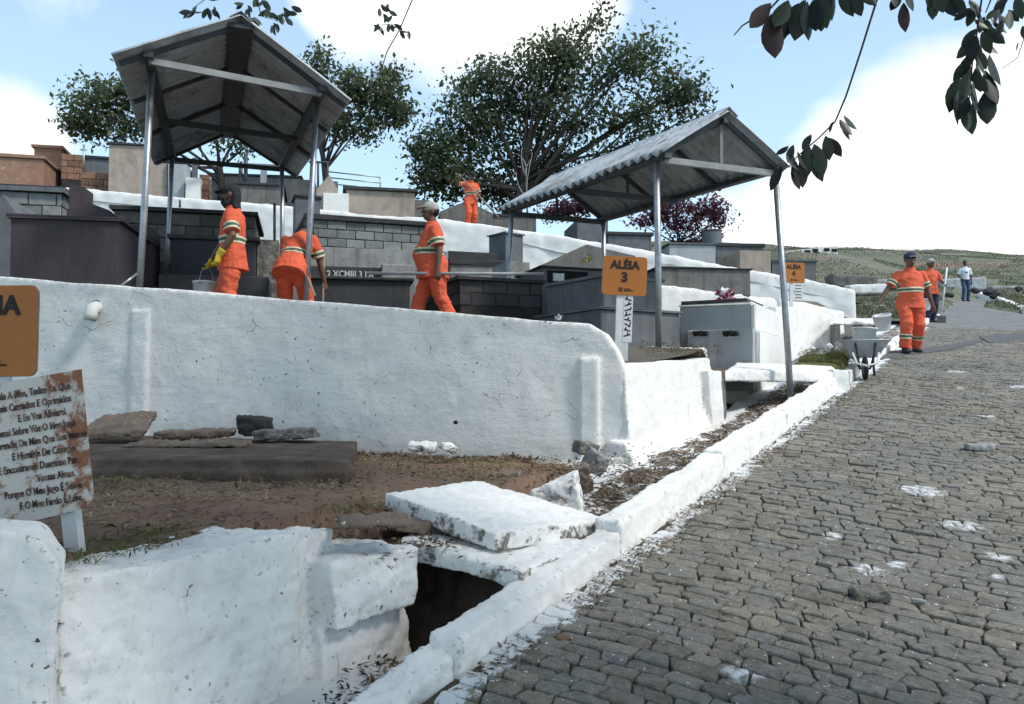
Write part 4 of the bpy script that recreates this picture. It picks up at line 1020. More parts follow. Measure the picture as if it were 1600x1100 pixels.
# ------------------------------------------------------------------ PLATFORM, RUBBLE
mb = MB()
a0, a1 = at(545, 711, 5.35), at(60, 698, 5.45)
x0, x1 = -3.6, a0.x
V = [(x0, 5.5, .9), (x1, 5.35, .9), (x1 - .28, 7.15, .9), (x0, 7.7, .9), (x0, 5.5, 1.165), (x1, 5.35, 1.145), (x1 - .28, 7.15, 1.17), (x0, 7.7, 1.19)]
mb.hexa([Vector(v) for v in V]); mb.hexa([Vector(v) for v in ((x0, 5.42, .9), (x1 + .0, 5.29, .9), (x1, 5.6, .9), (x0, 5.7, .9), (x0, 5.42, 1.10), (x1, 5.29, 1.085), (x1, 5.6, 1.085), (x0, 5.7, 1.10))])
o = lump('old_step', mb, dark_step, None, .022, 2, ((.3, .03), (.07, .012))); tag(o, 'low dark concrete step against the white wall on the dirt strip', 'step')
def onz(px, py, z):
    d = ray(px, py); return EYE + d * ((z - EYE.z) / d.z)
def chunk(label, px, py, Y, dims, rot, m, name='broken_slab', z=None, vox=.011, disp=((.12, .035), (.05, .03), (.025, .010)), rest=None):
    p = at(px, py, Y) if rest is None else onz(px, py, rest)
    if z is not None: p.z = z
    dx, dy, dz = dims; j = lambda: random.uniform(.8, 1.05)
    mb = MB().hexa([Vector((sx * dx * j(), sy * dy * j(), -dz)) for sx, sy in ((-1, -1), (1, -1), (1, 1), (-1, 1))] + [Vector((sx * dx * j(), sy * dy * j(), dz)) for sx, sy in ((-1, -1), (1, -1), (1, 1), (-1, 1))])
    o = lump(name, mb, m, None, vox, 1, disp); o.location = p; o.rotation_euler = rot; return tag(o, label, 'rubble')
chunk('flat brown concrete slab leaning at the left of the step', 190, 664, 6.9, (.25, .30, .03), (.24, -.05, .2), old_slab)
chunk('long thin broken slab lying flat on the step', 305, 678, 6.9, (.34, .13, .03), (.02, -.03, .06), old_slab)
chunk('dark burnt stone on the step by the wall', 398, 665, 7.05, (.15, .11, .07), (.1, .1, .3), mortar_dark)
chunk('white flecked broken slab at the right of the step', 450, 678, 6.9, (.26, .12, .035), (0, -.04, .1), rough_conc)
chunk('thin brown slab piece under the leaning slab', 300, 693, 6.5, (.45, .2, .015), (0, 0, .05), old_slab)
chunk('flat brown stone set in the dirt near the white slabs', 585, 812, 3.95, (.17, .12, .014), (0, .03, .3), old_slab, 'paving_stone', rest=1.005)
chunk('small flat stone wedged under the slab corner', 640, 822, 4.3, (.12, .05, .025), (.1, .1, .7), old_slab)
chunk('grey stone lump in the rubble heap by the wall corner', 930, 722, 6.3, (.09, .07, .08), (.3, .5, .3), lightgrey)
chunk('mossy stone at the foot of the wall corner', 915, 700, 6.7, (.09, .07, .05), (.1, .2, .3), rough_conc)
chunk('brown pointed stone in the rubble heap', 912, 748, 5.9, (.05, .04, .10), (.3, -.3, .2), old_slab)
chunk('white flecked stone at the foot of the retaining wall', 660, 698, 6.85, (.12, .07, .03), (.2, .1, .1), white_slab)
chunk('small white fragment at the foot of the retaining wall', 700, 699, 6.85, (.07, .06, .03), (.1, .3, .4), white_slab)
chunk('old brown fragment on the dirt near the corner', 790, 742, 5.7, (.11, .05, .02), (0, 0, .1), old_slab)
p = k(-.42, -.5, 0); chunk('dark red brick fragment lying in the white gutter', 415, 1080, 3.1, (.04, .03, .025), (.2, .4, .5), brick_red, 'brick_fragment', z=.36, vox=.006, disp=((.04, .012),))
chunk('red brick fragment by the broken kerb end', 592, 1088, 3.05, (.03, .025, .02), (.2, .1, .2), brick_red, 'brick_fragment', z=.40, vox=.006, disp=((.04, .012),))
q = road(880, 1000); chunk('flat red tile fragment on the cobbles', 880, 1000, q.y, (.035, .025, .006), (.05, .05, .4), terra_brick, 'tile_fragment', z=q.z + .01, vox=.005, disp=((.03, .004),))
q = road(1530, 703); chunk('pale rectangular block lying on the cobbles', 1530, 700, q.y, (.13, .045, .03), (.05, .02, -.1), lightgrey, 'loose_block', z=q.z + .02)
q = road(1358, 935); chunk('raised dark loose cobble on the road', 1358, 932, q.y, (.085, .055, .022), (.12, -.05, -.2), cobble_m, 'loose_cobble', z=q.z + .025)
q = road(1435, 942); chunk('pale pebble beside the loose cobble', 1435, 942, q.y, (.035, .012, .008), (0, .1, -.4), lightgrey, 'pebble', z=q.z + .012, vox=.005, disp=((.03, .004),))
for i, (px, py) in enumerate(((1298, 541), (1310, 546), (1268, 545), (1330, 553))):
    rock(('pale stone on the mossy bank', 'white washed stone near the wheelbarrow', 'small stone under the white wall stub', 'stone beside the wheelbarrow tray')[i], at(px, py, 11.6), .07, white)
rock('dark rubble heap under the rear footbridge', at(1322, 531, 14.4), .13, mortar_dark, 'rubble_heap')
mb = MB()
for i in range(10): mb.ball(k(random.uniform(.98, 1.8), random.uniform(-.9, -.28), random.uniform(-.45, -.14)), (random.uniform(.14, .24),) * 3, 8, 6)
lo = [k(.64, -1.35), k(.64, -.93), k(2.5, -.95), k(2.5, -1.35)]; hi = [p_.copy() for p_ in lo]
for q in lo: q.z = .1
for q, z_ in zip(hi, (.80, .80, .82, .82)): q.z = z_
mb.hexa(lo + hi)
soil_dark = pmat('dark_drain_soil', (.10, .072, .05), (.055, .04, .03), 9, .95, .7, 30)
o = lump('earth_fill', mb, soil_dark, None, .025, 2, ((.1, .05),)); tag(o, 'dark earth beside the drain hole, extended to shut light out under the white slabs', 'earth')  # earth by the hole, extended to block light entering under the slabs
# ------------------------------------------------------------------ GROUND LITTER
def litter(name, label, gen, n_, m, L=(.03, .07), cat=None, flat=.35, W=(.2, .5)):
    it = []
    for _ in range(n_):
        p = gen()
        if p is None: continue
        d = rdir(); d.z *= flat; d.normalize(); nn_ = (Vector((0, 0, 1)) + rv(.5)).normalized(); l = random.uniform(*L)
        it.append((p + Vector((0, 0, .004 + random.random() * .012)), d, nn_, l, l * random.uniform(*W), random.random()))
    o = leaves(name, it, m); tag(o, label, cat, None, 'stuff'); return o
def clump_gen(f, thr, freq):
    def g_():
        for _ in range(12):
            p = f()
            if noise.noise(Vector((p.x * freq, p.y * freq, 1.1))) > thr: return p
        return None
    return g_
def on_terr():
    y = random.uniform(2.7, 7.1); xr = K0.x + (y - K0.y) * .6 - 1.0 / .857; x = random.uniform(-4.2, xr)
    y = min(y, wall_y(x)); return Vector((x, y, terr_z(x, y) + .004))
litter('dry_grass', 'dry cut grass strewn over the brown dirt strip', clump_gen(on_terr, .05, 1.6), 14000, grass_dry, (.02, .075), 'grass', .3, (.05, .14))
litter('weeds', 'short green weeds along the dark step and dirt', clump_gen(on_terr, .22, .9), 9000, grass_grn, (.015, .05), 'weeds', .8, (.07, .2))
litter('fallen_leaves', 'dead brown leaves scattered on the dirt strip', clump_gen(on_terr, .0, 2.3), 2600, leaf_dead, (.02, .06), 'leaves')
def in_gutter():
    t = random.uniform(-1.0, 9); s = random.triangular(-.92, -.22, -.3); return k(t, s, gutter_z(t) + .02)
litter('gutter_leaves', 'dead leaves and twigs lying along the gutter floor', clump_gen(in_gutter, .0, 1.8), 2800, leaf_dead, (.02, .065), 'leaves')
def by_corner():
    a = random.gauss(0, .45); b2 = random.gauss(0, .3); p = Vector((.75 + a, 6.0 + b2 + a * .3, 0)); t, s = kts(p)
    if s > -.22: return None
    p.z = (terr_z(p.x, p.y) if s < -1.0 else SLOPE * p.y + gutter_z(t) + .06 + max(0, -.3 - s) * .2) + .01; return p
def cg(f):
    def g_():
        for _ in range(5):
            p = f()
            if p is not None: return p
    return g_
def drain_mouth():
    p = k(random.gauss(.15, .25), random.gauss(-.42, .10)); t, s = kts(p)
    if s > -.26 or s < -.68: return None
    p.z = SLOPE * p.y + gutter_z(t) + .015; return p
litter('drain_leaves', 'dark wet leaves at the mouth of the drain', drain_mouth, 420, mortar_dark, (.015, .05), 'leaves')
def pier_gap():
    p = k(-1.03 + random.gauss(0, .015), -.86 + random.gauss(0, .02)); p.z = random.uniform(.35, .98); return p
litter('gap_debris', 'dark debris packed in the joint between pier and low wall', pier_gap, 260, mortar_dark, (.015, .05), 'leaves', 1.0)
litter('rubble_leaves', 'heap of dead leaves and chips by the white wall corner', cg(by_corner), 1300, leaf_dead, (.02, .06), 'leaves')
def wall_foot():
    d = random.uniform(.3, 4.0); p = wp(d, -abs(random.gauss(0, .12)) - .02); p.z = terr_z(p.x, p.y) + .01 - (.10 if p.x > .2 else 0); return p
litter('wall_foot_leaves', 'dry leaves collected along the foot of the retaining wall', wall_foot, 2400, leaf_dead, (.02, .06), 'leaves')
def under_slab():
    p = at(640, 860, 4.1) + Vector((random.gauss(-.12, .2), random.gauss(.1, .18), 0)); t, s = kts(p)
    p.z = .90 if s < -.85 else .84; return p
litter('slab_leaves', 'leaf litter under the corner of the white slabs', under_slab, 900, leaf_dead, (.015, .05), 'leaves')
def kerb_foot():
    t = random.uniform(.1, 9); return k(t, .01 + abs(random.gauss(0, .09)), .004)
litter('kerb_leaves', 'leaf bits caught between the kerb and the cobbles', clump_gen(kerb_foot, -.15, 2.5), 2600, leaf_dead, (.012, .04), 'leaves')
def on_road():
    t = random.uniform(-3.5, 14); return k(t, random.uniform(.1, 5), random.uniform(-.012, .004))
litter('road_leaves', 'tiny leaf bits scattered on the cobbled road', on_road, 2600, leaf_dead, (.008, .028), 'leaves')
litter('joint_grass', 'small grass tufts growing in the cobble joints', clump_gen(on_road, .25, 1.3), 11000, grass_grn, (.012, .042), 'grass', 1.2, (.08, .2))
def grassbank():
    p = at(random.uniform(1250, 1322), random.uniform(548, 576), 11.2) + rv(.05); return p
mb = MB(); mb.hexa([at(px, py, Y) for px, py, Y in ((1236, 585, 10.7), (1318, 582, 11.2), (1330, 560, 12.2), (1246, 566, 11.6), (1242, 576, 10.7), (1314, 568, 11.2), (1322, 548, 12.2), (1250, 556, 11.6))])
o = lump('mossy_bank', mb, pmat('moss', (.11, .115, .035), (.075, .075, .03), 12, .95, .8, 40), None, .03, 2, ((.2, .08),)); tag(o, 'mossy olive bank between footbridge and white wall stub', 'bank')
litter('bank_grass', 'tufted olive grass on the mossy bank', grassbank, 2600, grass_grn, (.02, .05), 'grass', 1.5, (.1, .25))
def alley_front():
    p = at(random.uniform(1000, 1130), 552, random.uniform(8.3, 9.3)); p.z = G(p.x, p.y) + .03; return p
litter('alley_weeds', 'weeds and dead leaves at the foot of the near shelter pole', alley_front, 700, leaf_dead, (.015, .04), 'weeds', .6)
def on_hill():
    y = random.uniform(23, 78); x = random.uniform(.30 * y, .75 * y); t, s = kts((x, y)); rr = road_right(t)
    if y < 50 and -.6 < s < rr + .4: return None
    return Vector((x, y, hill_z(x, y)))
it = []
for _ in range(60000):
    p = on_hill()
    if p is None or noise.noise(Vector((p.x * .22, p.y * .22, 4))) < -.25: continue
    d = (Vector((0, 0, 1)) + rv(.6)).normalized(); l = random.uniform(.05, .14)
    it.append((p, d, rdir(), l, l * .5, random.random()))
tag(leaves('hill_grass', it, hill_blade), 'rough grass tufts covering the far hillside', 'grass', None, 'stuff')

# ------------------------------------------------------------------ TREES
def limb(mb, a, b_, r0, r1, bend=.12, n_=5, seg=7):
    a, b_ = Vector(a), Vector(b_); L = (b_ - a).length; off = rv(bend * L); pts = []; rr = []
    for i in range(n_ + 1):
        u = i / n_; pts.append(a.lerp(b_, u) + off * math.sin(u * math.pi) * (1 - .3 * u)); rr.append(r0 + (r1 - r0) * u)
    mb.tube(pts, rr, seg); return pts
def tree(name, label, base, fork, lobes, leafm, lsize, r0, cat='tree', group='trees beyond the upper wall', dens=1.0, spread=.34, cl=45):
    root = empty(name, base, 0, label, cat, group); B0 = Vector(base); mb = MB()
    fork = Vector(fork) - B0
    tp = limb(mb, (0, 0, -.3), fork, r0, r0 * .65, .06, 6, 10)
    items = []
    for c, rad, dn in lobes:
        c = Vector(c) - B0
        start = tp[random.randint(3, len(tp) - 1)]
        lp = limb(mb, start, c, r0 * .42, r0 * .10, .12)
        for _ in range(max(4, int(7 * dn))):
            e = c + Vector((random.gauss(0, .5) * rad[0], random.gauss(0, .5) * rad[1], random.gauss(0, .5) * rad[2]))
            limb(mb, lp[random.randint(2, 5)], e, r0 * .10, r0 * .025, .15, 4, 5)
        ncl = int(cl * dn * dens)
        for _ in range(ncl):
            d = rdir(); u = random.random() ** .45
            cc = c + Vector((d.x * rad[0], d.y * rad[1], d.z * rad[2])) * u
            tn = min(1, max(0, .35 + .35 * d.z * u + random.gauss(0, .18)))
            sp = spread * random.uniform(.6, 1.3)
            for _ in range(random.randint(26, 46)):
                p = cc + Vector((random.gauss(0, sp), random.gauss(0, sp), random.gauss(0, sp * .6)))
                d2 = (rdir() + Vector((0, 0, -.25))).normalized(); l = lsize * random.uniform(.6, 1.3)
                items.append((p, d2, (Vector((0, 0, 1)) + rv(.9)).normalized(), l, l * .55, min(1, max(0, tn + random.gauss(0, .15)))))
    mb.build('trunk', bark, root, True)
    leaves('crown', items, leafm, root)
    return root
def lob(px, py, rx, ry, Y, dn=1.0, dy=0, dep=1.0):
    c = at(px, py, Y + dy); s_ = Y / F
    return (c, (rx * s_, max(rx, ry) * s_ * .8 * dep, ry * s_), dn)
Y = 30
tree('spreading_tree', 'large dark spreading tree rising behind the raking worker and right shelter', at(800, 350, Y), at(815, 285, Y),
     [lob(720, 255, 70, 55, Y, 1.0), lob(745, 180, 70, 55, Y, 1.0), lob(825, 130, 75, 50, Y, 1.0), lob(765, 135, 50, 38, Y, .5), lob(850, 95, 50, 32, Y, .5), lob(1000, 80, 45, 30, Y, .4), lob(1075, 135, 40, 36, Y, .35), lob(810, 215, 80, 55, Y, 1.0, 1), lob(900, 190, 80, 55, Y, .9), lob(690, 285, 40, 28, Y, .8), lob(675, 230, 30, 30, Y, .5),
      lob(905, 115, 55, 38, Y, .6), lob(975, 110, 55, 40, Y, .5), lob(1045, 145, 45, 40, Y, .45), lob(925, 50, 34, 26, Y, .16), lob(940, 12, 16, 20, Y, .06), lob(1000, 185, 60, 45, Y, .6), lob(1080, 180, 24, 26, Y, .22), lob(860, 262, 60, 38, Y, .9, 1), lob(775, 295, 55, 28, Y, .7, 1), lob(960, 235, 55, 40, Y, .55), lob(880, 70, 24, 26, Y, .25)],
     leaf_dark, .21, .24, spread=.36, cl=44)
Y = 27
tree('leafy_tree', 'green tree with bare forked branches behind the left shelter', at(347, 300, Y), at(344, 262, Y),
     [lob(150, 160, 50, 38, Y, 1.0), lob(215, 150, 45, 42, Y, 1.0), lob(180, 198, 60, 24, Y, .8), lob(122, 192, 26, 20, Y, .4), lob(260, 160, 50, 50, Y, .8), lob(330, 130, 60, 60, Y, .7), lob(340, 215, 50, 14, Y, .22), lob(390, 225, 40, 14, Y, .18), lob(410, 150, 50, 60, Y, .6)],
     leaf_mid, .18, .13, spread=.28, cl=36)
Y = 26
tree('leafy_tree', 'sparser green tree with leaning trunk right of the left shelter', at(512, 298, Y), at(502, 225, Y),
     [lob(590, 150, 48, 32, Y, .9), lob(628, 180, 28, 24, Y, .5), lob(545, 140, 36, 32, Y, .7), lob(560, 200, 42, 26, Y, .6), lob(498, 100, 22, 26, Y, .4), lob(520, 180, 30, 34, Y, .6), lob(610, 118, 26, 14, Y, .3), lob(470, 150, 40, 50, Y, .5)],
     leaf_mid, .17, .11, spread=.24, cl=36)
Y = 28
tree('maroon_shrub_tree', 'small maroon leaved tree behind the water tank under the right shelter', at(1062, 392, Y), at(1062, 372, Y),
     [lob(1065, 345, 34, 24, Y, .9), lob(1105, 325, 28, 18, Y, .7), lob(1030, 335, 30, 20, Y, .5), lob(1000, 350, 26, 12, Y, .25), lob(1085, 372, 40, 12, Y, .4), lob(1120, 345, 16, 14, Y, .22), lob(1050, 318, 26, 16, Y, .5)],
     leaf_purple, .15, .08, spread=.22, cl=26)
tree('maroon_shrub_tree', 'maroon leaved bush seen below the far end of the right shelter', at(905, 352, 27.5), at(905, 340, 27.5),
     [lob(890, 325, 30, 14, 27.5, .6), lob(930, 318, 24, 14, 27.5, .5), lob(860, 335, 16, 10, 27.5, .25)], leaf_purple, .14, .08, spread=.2, cl=42)
root = empty('dead_sapling', at(824, 335, 26), 0, 'thin bare pale sapling in front of the large dark tree', 'tree', 'trees beyond the upper wall')
mb = MB(); o0 = at(824, 335, 26)
tp = limb(mb, (0, 0, 0), at(822, 262, 26) - o0, .035, .02, .05)
for px, py in ((808, 240), (832, 238), (815, 232), (828, 250), (806, 268)): limb(mb, tp[random.randint(2, 5)], at(px, py, 26) - o0, .025, .008, .12, 4, 5)
mb.build('trunk', lightgrey, root, True)
# far palm
root = empty('palm_tree', at(1592, 425, 60), 0, 'small palm at the far right edge of the hill', 'palm'); o0 = at(1592, 425, 60)
MB().tube([(0, 0, -1), (0, 0, .5)], .15, 8).build('trunk', bark, root, True)
it = []
for i in range(16):
    a = i * 2.4; d0 = Vector((math.cos(a), math.sin(a), 0))
    for u in range(14):
        f = u / 13; p = d0 * (f * 1.5) + Vector((0, 0, .5 + .9 * f - 1.25 * f * f))
        for sg in (-1, 1):
            dd = (d0 * .4 + Vector((-d0.y, d0.x, 0)) * sg + Vector((0, 0, -.4))).normalized(); it.append((p, dd, Vector((0, 0, 1)), .35, .10, random.random()))
leaves('crown', it, palm_m, root)
# ------------------------------------------------------------------ FICUS overhead (trunk right of the camera, branches hanging into view, unseen crown shaped to shade the foreground)
fic = empty('ficus_tree', (5.6, .4, .1), 0, 'big ficus whose glossy leaved branches hang into the top of view', 'tree'); FO = Vector(fic.location)
mb = MB(); tp = limb(mb, (0, 0, -.3), (-.5, .3, 4.2), .42, .30, .04, 6, 14)
ends = []
crown_c = []
for _ in range(3000):
    x, y = random.uniform(-5.5, 3.7), random.uniform(-6, 6.2)
    zmin = max(5.4, 2.6 + .56 * max(y, 0)); z_ = random.uniform(zmin + .4, zmin + 2.6)
    if y > 4.6 and x > 2.9: continue
    if len(crown_c) < 330: crown_c.append(Vector((x, y, z_)))
for c in crown_c[::11]: limb(mb, tp[random.randint(4, 6)], c - FO, .12, .03, .10)
mb.build('trunk', bark, fic, True)
it = []
for c in crown_c:
    for _ in range(70):
        p = c - FO + Vector((random.gauss(0, .42), random.gauss(0, .42), random.gauss(0, .28))); l = random.uniform(.12, .19)
        wpx = proj(p + FO)
        if wpx[2] > 0 and wpx[1] > -40 and -100 < wpx[0] < 1700: continue
        it.append((p, (rdir() + Vector((0, 0, -.5))).normalized(), (Vector((0, 0, 1)) + rv(.8)).normalized(), l, l * .55, random.random()))
leaves('crown', it, leaf_ficus, fic)
def leaf_proto(m, nm='leaf'):
    V = []; Fc = []; prof = [(0, .01), (.1, .09), (.25, .17), (.42, .215), (.6, .215), (.78, .155), (.9, .075), (1.0, 0)]
    mid = [Vector((0, -.02 * math.sin(u * 3.1), -u)) for u, w_ in prof]
    for u, w_ in prof: V += [Vector((-w_, .07 * w_ / .27 + -.03 * u, -u)), Vector((0, 0 - .03 * u, -u)), Vector((w_, .07 * w_ / .27 - .03 * u, -u))]
    for i in range(len(prof) - 1):
        a = i * 3; Fc += [(a, a + 1, a + 4, a + 3), (a + 1, a + 2, a + 5, a + 4)]
    return V, Fc
LV, LF = leaf_proto(None)
lmes = {}
for nm, m_ in (('g', leaf_ficus), ('r', leaf_ficus_red)):
    me = bpy.data.meshes.new('leaf'); me.from_pydata([tuple(v) for v in LV], [], LF); me.materials.append(m_)
    a_ = me.attributes.new('tone', 'FLOAT', 'FACE'); a_.data.foreach_set('value', [.5] * len(LF)); me.polygons.foreach_set('use_smooth', [True] * len(LF)); lmes[nm] = me
def branch(pts, r, lv):
    """pts: (px,py,Y) path; lv: (px, py, length_px, angle_deg (0=down, +=to the right), red?, Y)"""
    P_ = [at(*p) - FO for p in pts]; mb = MB().tube(P_, [r * (1 - .6 * i / max(1, len(P_) - 1)) for i in range(len(P_))], 6)
    b_ = mb.build('branch', bark, fic, True)
    for px, py, lp, ang, red, Y in lv:
        o = bpy.data.objects.new('leaf', lmes['r' if red else 'g']); link(o, b_); s_ = lp * Y / F
        o.location = at(px, py, Y) - FO; o.scale = (s_, s_, s_)
        o.rotation_euler = (random.uniform(-.35, .35), -R(ang), random.uniform(-.7, .7))
        o.rotation_euler = (Matrix.Rotation(-R(ang), 3, 'Y') @ Matrix.Rotation(random.uniform(-.8, .8), 3, 'Z') @ Matrix.Rotation(random.uniform(-.3, .3), 3, 'X')).to_euler()
    return b_
Y = 3.6
branch([(1240, -60, Y), (1225, -10, Y), (1205, 12, Y), (1160, 40, Y), (1147, 55, Y)], .006, [(1205, 5, 62, -42, 1, Y), (1232, 0, 62, -25, 0, Y), (1205, 22, 82, 0, 1, Y), (1216, 12, 60, -10, 0, Y), (1236, 8, 60, -6, 0, Y)])
branch([(1262, -70, Y), (1260, -20, Y), (1258, 8, Y)], .006, [(1256, 0, 72, -14, 0, Y), (1262, 2, 66, -2, 0, Y), (1290, -20, 62, -8, 0, Y), (1276, -8, 60, 14, 0, Y), (1300, -24, 56, 10, 0, Y), (1270, 0, 58, 6, 0, Y), (1282, -12, 70, 2, 0, Y), (1248, 5, 60, -22, 0, Y)])
branch([(1320, -60, Y), (1318, -20, Y)], .006, [(1312, -18, 50, 30, 0, Y), (1330, -14, 46, 22, 0, Y), (1338, -24, 48, 40, 0, Y), (1322, -30, 42, 60, 0, Y), (1300, -26, 38, -10, 0, Y)])
branch([(1415, -70, Y), (1412, -30, Y), (1408, 2, Y)], .005, [(1408, -12, 36, -30, 0, Y), (1412, 4, 46, 10, 1, Y), (1402, -22, 42, -20, 0, Y), (1418, -20, 42, 8, 0, Y)])
branch([(1490, -80, Y), (1480, -20, Y), (1475, 0, Y)], .005, [(1458, -32, 62, 18, 0, Y), (1450, -22, 50, 20, 0, Y), (1470, -18, 52, 28, 0, Y), (1480, -10, 46, 40, 0, Y), (1460, -12, 44, -4, 0, Y)])
br_pts = [(1545, -60, Y), (1535, -10, Y), (1528, 40, Y), (1520, 90, Y), (1515, 150, Y), (1512, 178, Y)]
lv = []
for i in range(24):
    u = i / 23; px = 1532 - 20 * u; py = 40 + 110 * u; sg = -1 if i % 2 else 1
    lv.append((px + sg * 4, py, random.uniform(32, 46), sg * random.uniform(10, 50) * (1 - .35 * u), 0, Y + random.uniform(-.1, .1)))
lv += [(1512, 150, 50, -18, 0, Y), (1514, 160, 52, 6, 0, Y), (1510, 165, 44, -4, 0, Y), (1524, 150, 52, 14, 0, Y), (1500, 120, 60, -16, 0, Y), (1498, 140, 62, -10, 0, Y), (1540, 110, 62, 8, 0, Y), (1542, 140, 64, -2, 0, Y), (1546, 85, 55, 12, 0, Y)]
branch(br_pts, .0055, lv)
lv = []
for i in range(22):
    a = random.uniform(-80, 80); lv.append((random.uniform(1505, 1590), random.uniform(-8, 36), random.uniform(26, 40), a * .7, 0, Y + random.uniform(-.15, .15)))
branch([(1560, -60, Y), (1552, -10, Y), (1540, 20, Y)], .006, lv)
branch([(1640, 20, Y), (1600, 60, Y), (1590, 90, Y), (1565, 108, Y)], .003, [(1598, 40, 24, 10, 0, Y), (1592, 66, 16, -20, 0, Y)])
lv = [(1312, 186, 34, 25, 0, Y), (1318, 180, 32, 50, 0, Y), (1316, 190, 34, 8, 0, Y), (1302, 190, 20, -20, 0, Y), (1268, 210, 28, -30, 0, Y), (1290, 212, 42, 10, 0, Y), (1294, 215, 38, 32, 1, Y), (1262, 225, 52, 0, 0, Y), (1272, 225, 55, 16, 0, Y), (1258, 235, 46, -6, 0, Y), (1270, 240, 48, 22, 0, Y), (1255, 250, 44, 4, 1, Y),
      (1232, 228, 26, -50, 0, Y), (1240, 226, 30, -15, 0, Y), (1240, 240, 40, 4, 0, Y), (1242, 250, 48, 14, 1, Y), (1222, 260, 42, -18, 0, Y), (1246, 236, 36, 30, 0, Y), (1228, 240, 36, 20, 0, Y)]
branch([(1385, -80, Y), (1370, 0, Y), (1345, 80, Y), (1322, 150, Y), (1305, 190, Y), (1280, 215, Y), (1245, 245, Y), (1232, 262, Y)], .0055, lv)
Y = 10.5
lv = []
for px, py in ((300, 15), (330, 10), (385, 8), (420, 15), (440, 25), (408, 0), (350, -5), (450, 10), (430, 38), (395, 30)):
    for _ in range(5): lv.append((px + random.uniform(-8, 8), py + random.uniform(-6, 6), random.uniform(14, 22), random.uniform(-85, 85), 0, Y))
branch([(420, -60, Y), (400, -10, Y), (408, 25, Y), (440, 35, Y)], .012, lv); branch([(360, -50, Y), (330, -8, Y), (300, 14, Y)], .01, [])
lv = []
for px, py in ((600, 8), (590, 40), (612, 40), (632, 50), (605, 20)):
    for _ in range(4): lv.append((px + random.uniform(-8, 8), py + random.uniform(-5, 5), random.uniform(12, 18), random.uniform(-85, 85), 0, Y))
branch([(655, -60, Y), (646, -5, Y), (625, 45, Y), (605, 80, Y), (597, 105, Y), (600, 122, Y), (612, 118, Y)], .010, lv); branch([(628, 40, Y), (605, 38, Y), (585, 40, Y)], .006, [])
# ------------------------------------------------------------------ PEOPLE
def ik(a, b_, l1, l2, hint):
    d = b_ - a; L = min(d.length, (l1 + l2) * .999); d.normalize(); b_ = a + d * L
    x = (l1 * l1 - l2 * l2 + L * L) / (2 * L); h = math.sqrt(max(0, l1 * l1 - x * x)); hh = (hint - d * hint.dot(d)).normalized()
    return a + d * x + hh * h, b_
def hand(mb, wrist, dirn, palm_n, side, curl, s=1.0, inflate=0):
    """palm with four fingers of unequal length and a thumb leaving its side"""
    d = dirn.normalized(); pn = (palm_n - d * palm_n.dot(d)).normalized(); x = d.cross(pn) * side
    k_ = wrist + d * (.085 * s)
    mb.tube([wrist - d * .015, wrist + d * .03 * s, k_], [(.020 + inflate, .028 + inflate), (.021 + inflate, .040 + inflate), (.018 + inflate, .042 + inflate)], 10, hint=pn)
    for i, (off, L) in enumerate(((.032, .070), (.011, .080), (-.011, .074), (-.031, .058))):
        p = k_ + x * off - d * .006; dd = d.copy(); pts = [p]
        for j in range(3):
            a = curl * (.55 + .35 * j); dd = (d * math.cos(a) + pn * math.sin(a)).normalized() if j else (d * math.cos(curl * .4) + pn * math.sin(curl * .4)).normalized()
            p = p + dd * (L * s * (.45, .30, .25)[j]); pts.append(p)
        mb.tube(pts, [.0095 + inflate * .6, .009 + inflate * .6, .0085 + inflate * .6, .0065 + inflate * .5], 7)
    th = k_ - d * .055 * s + x * .032
    p1 = th + (x * .7 + d * .6 + pn * .2).normalized() * .035; p2 = p1 + (d * .8 + pn * (.25 + curl * .4) + x * .05).normalized() * .035
    mb.tube([th - x * .01, p1, p2], [.013 + inflate * .6, .0105 + inflate * .6, .008 + inflate * .5], 7)
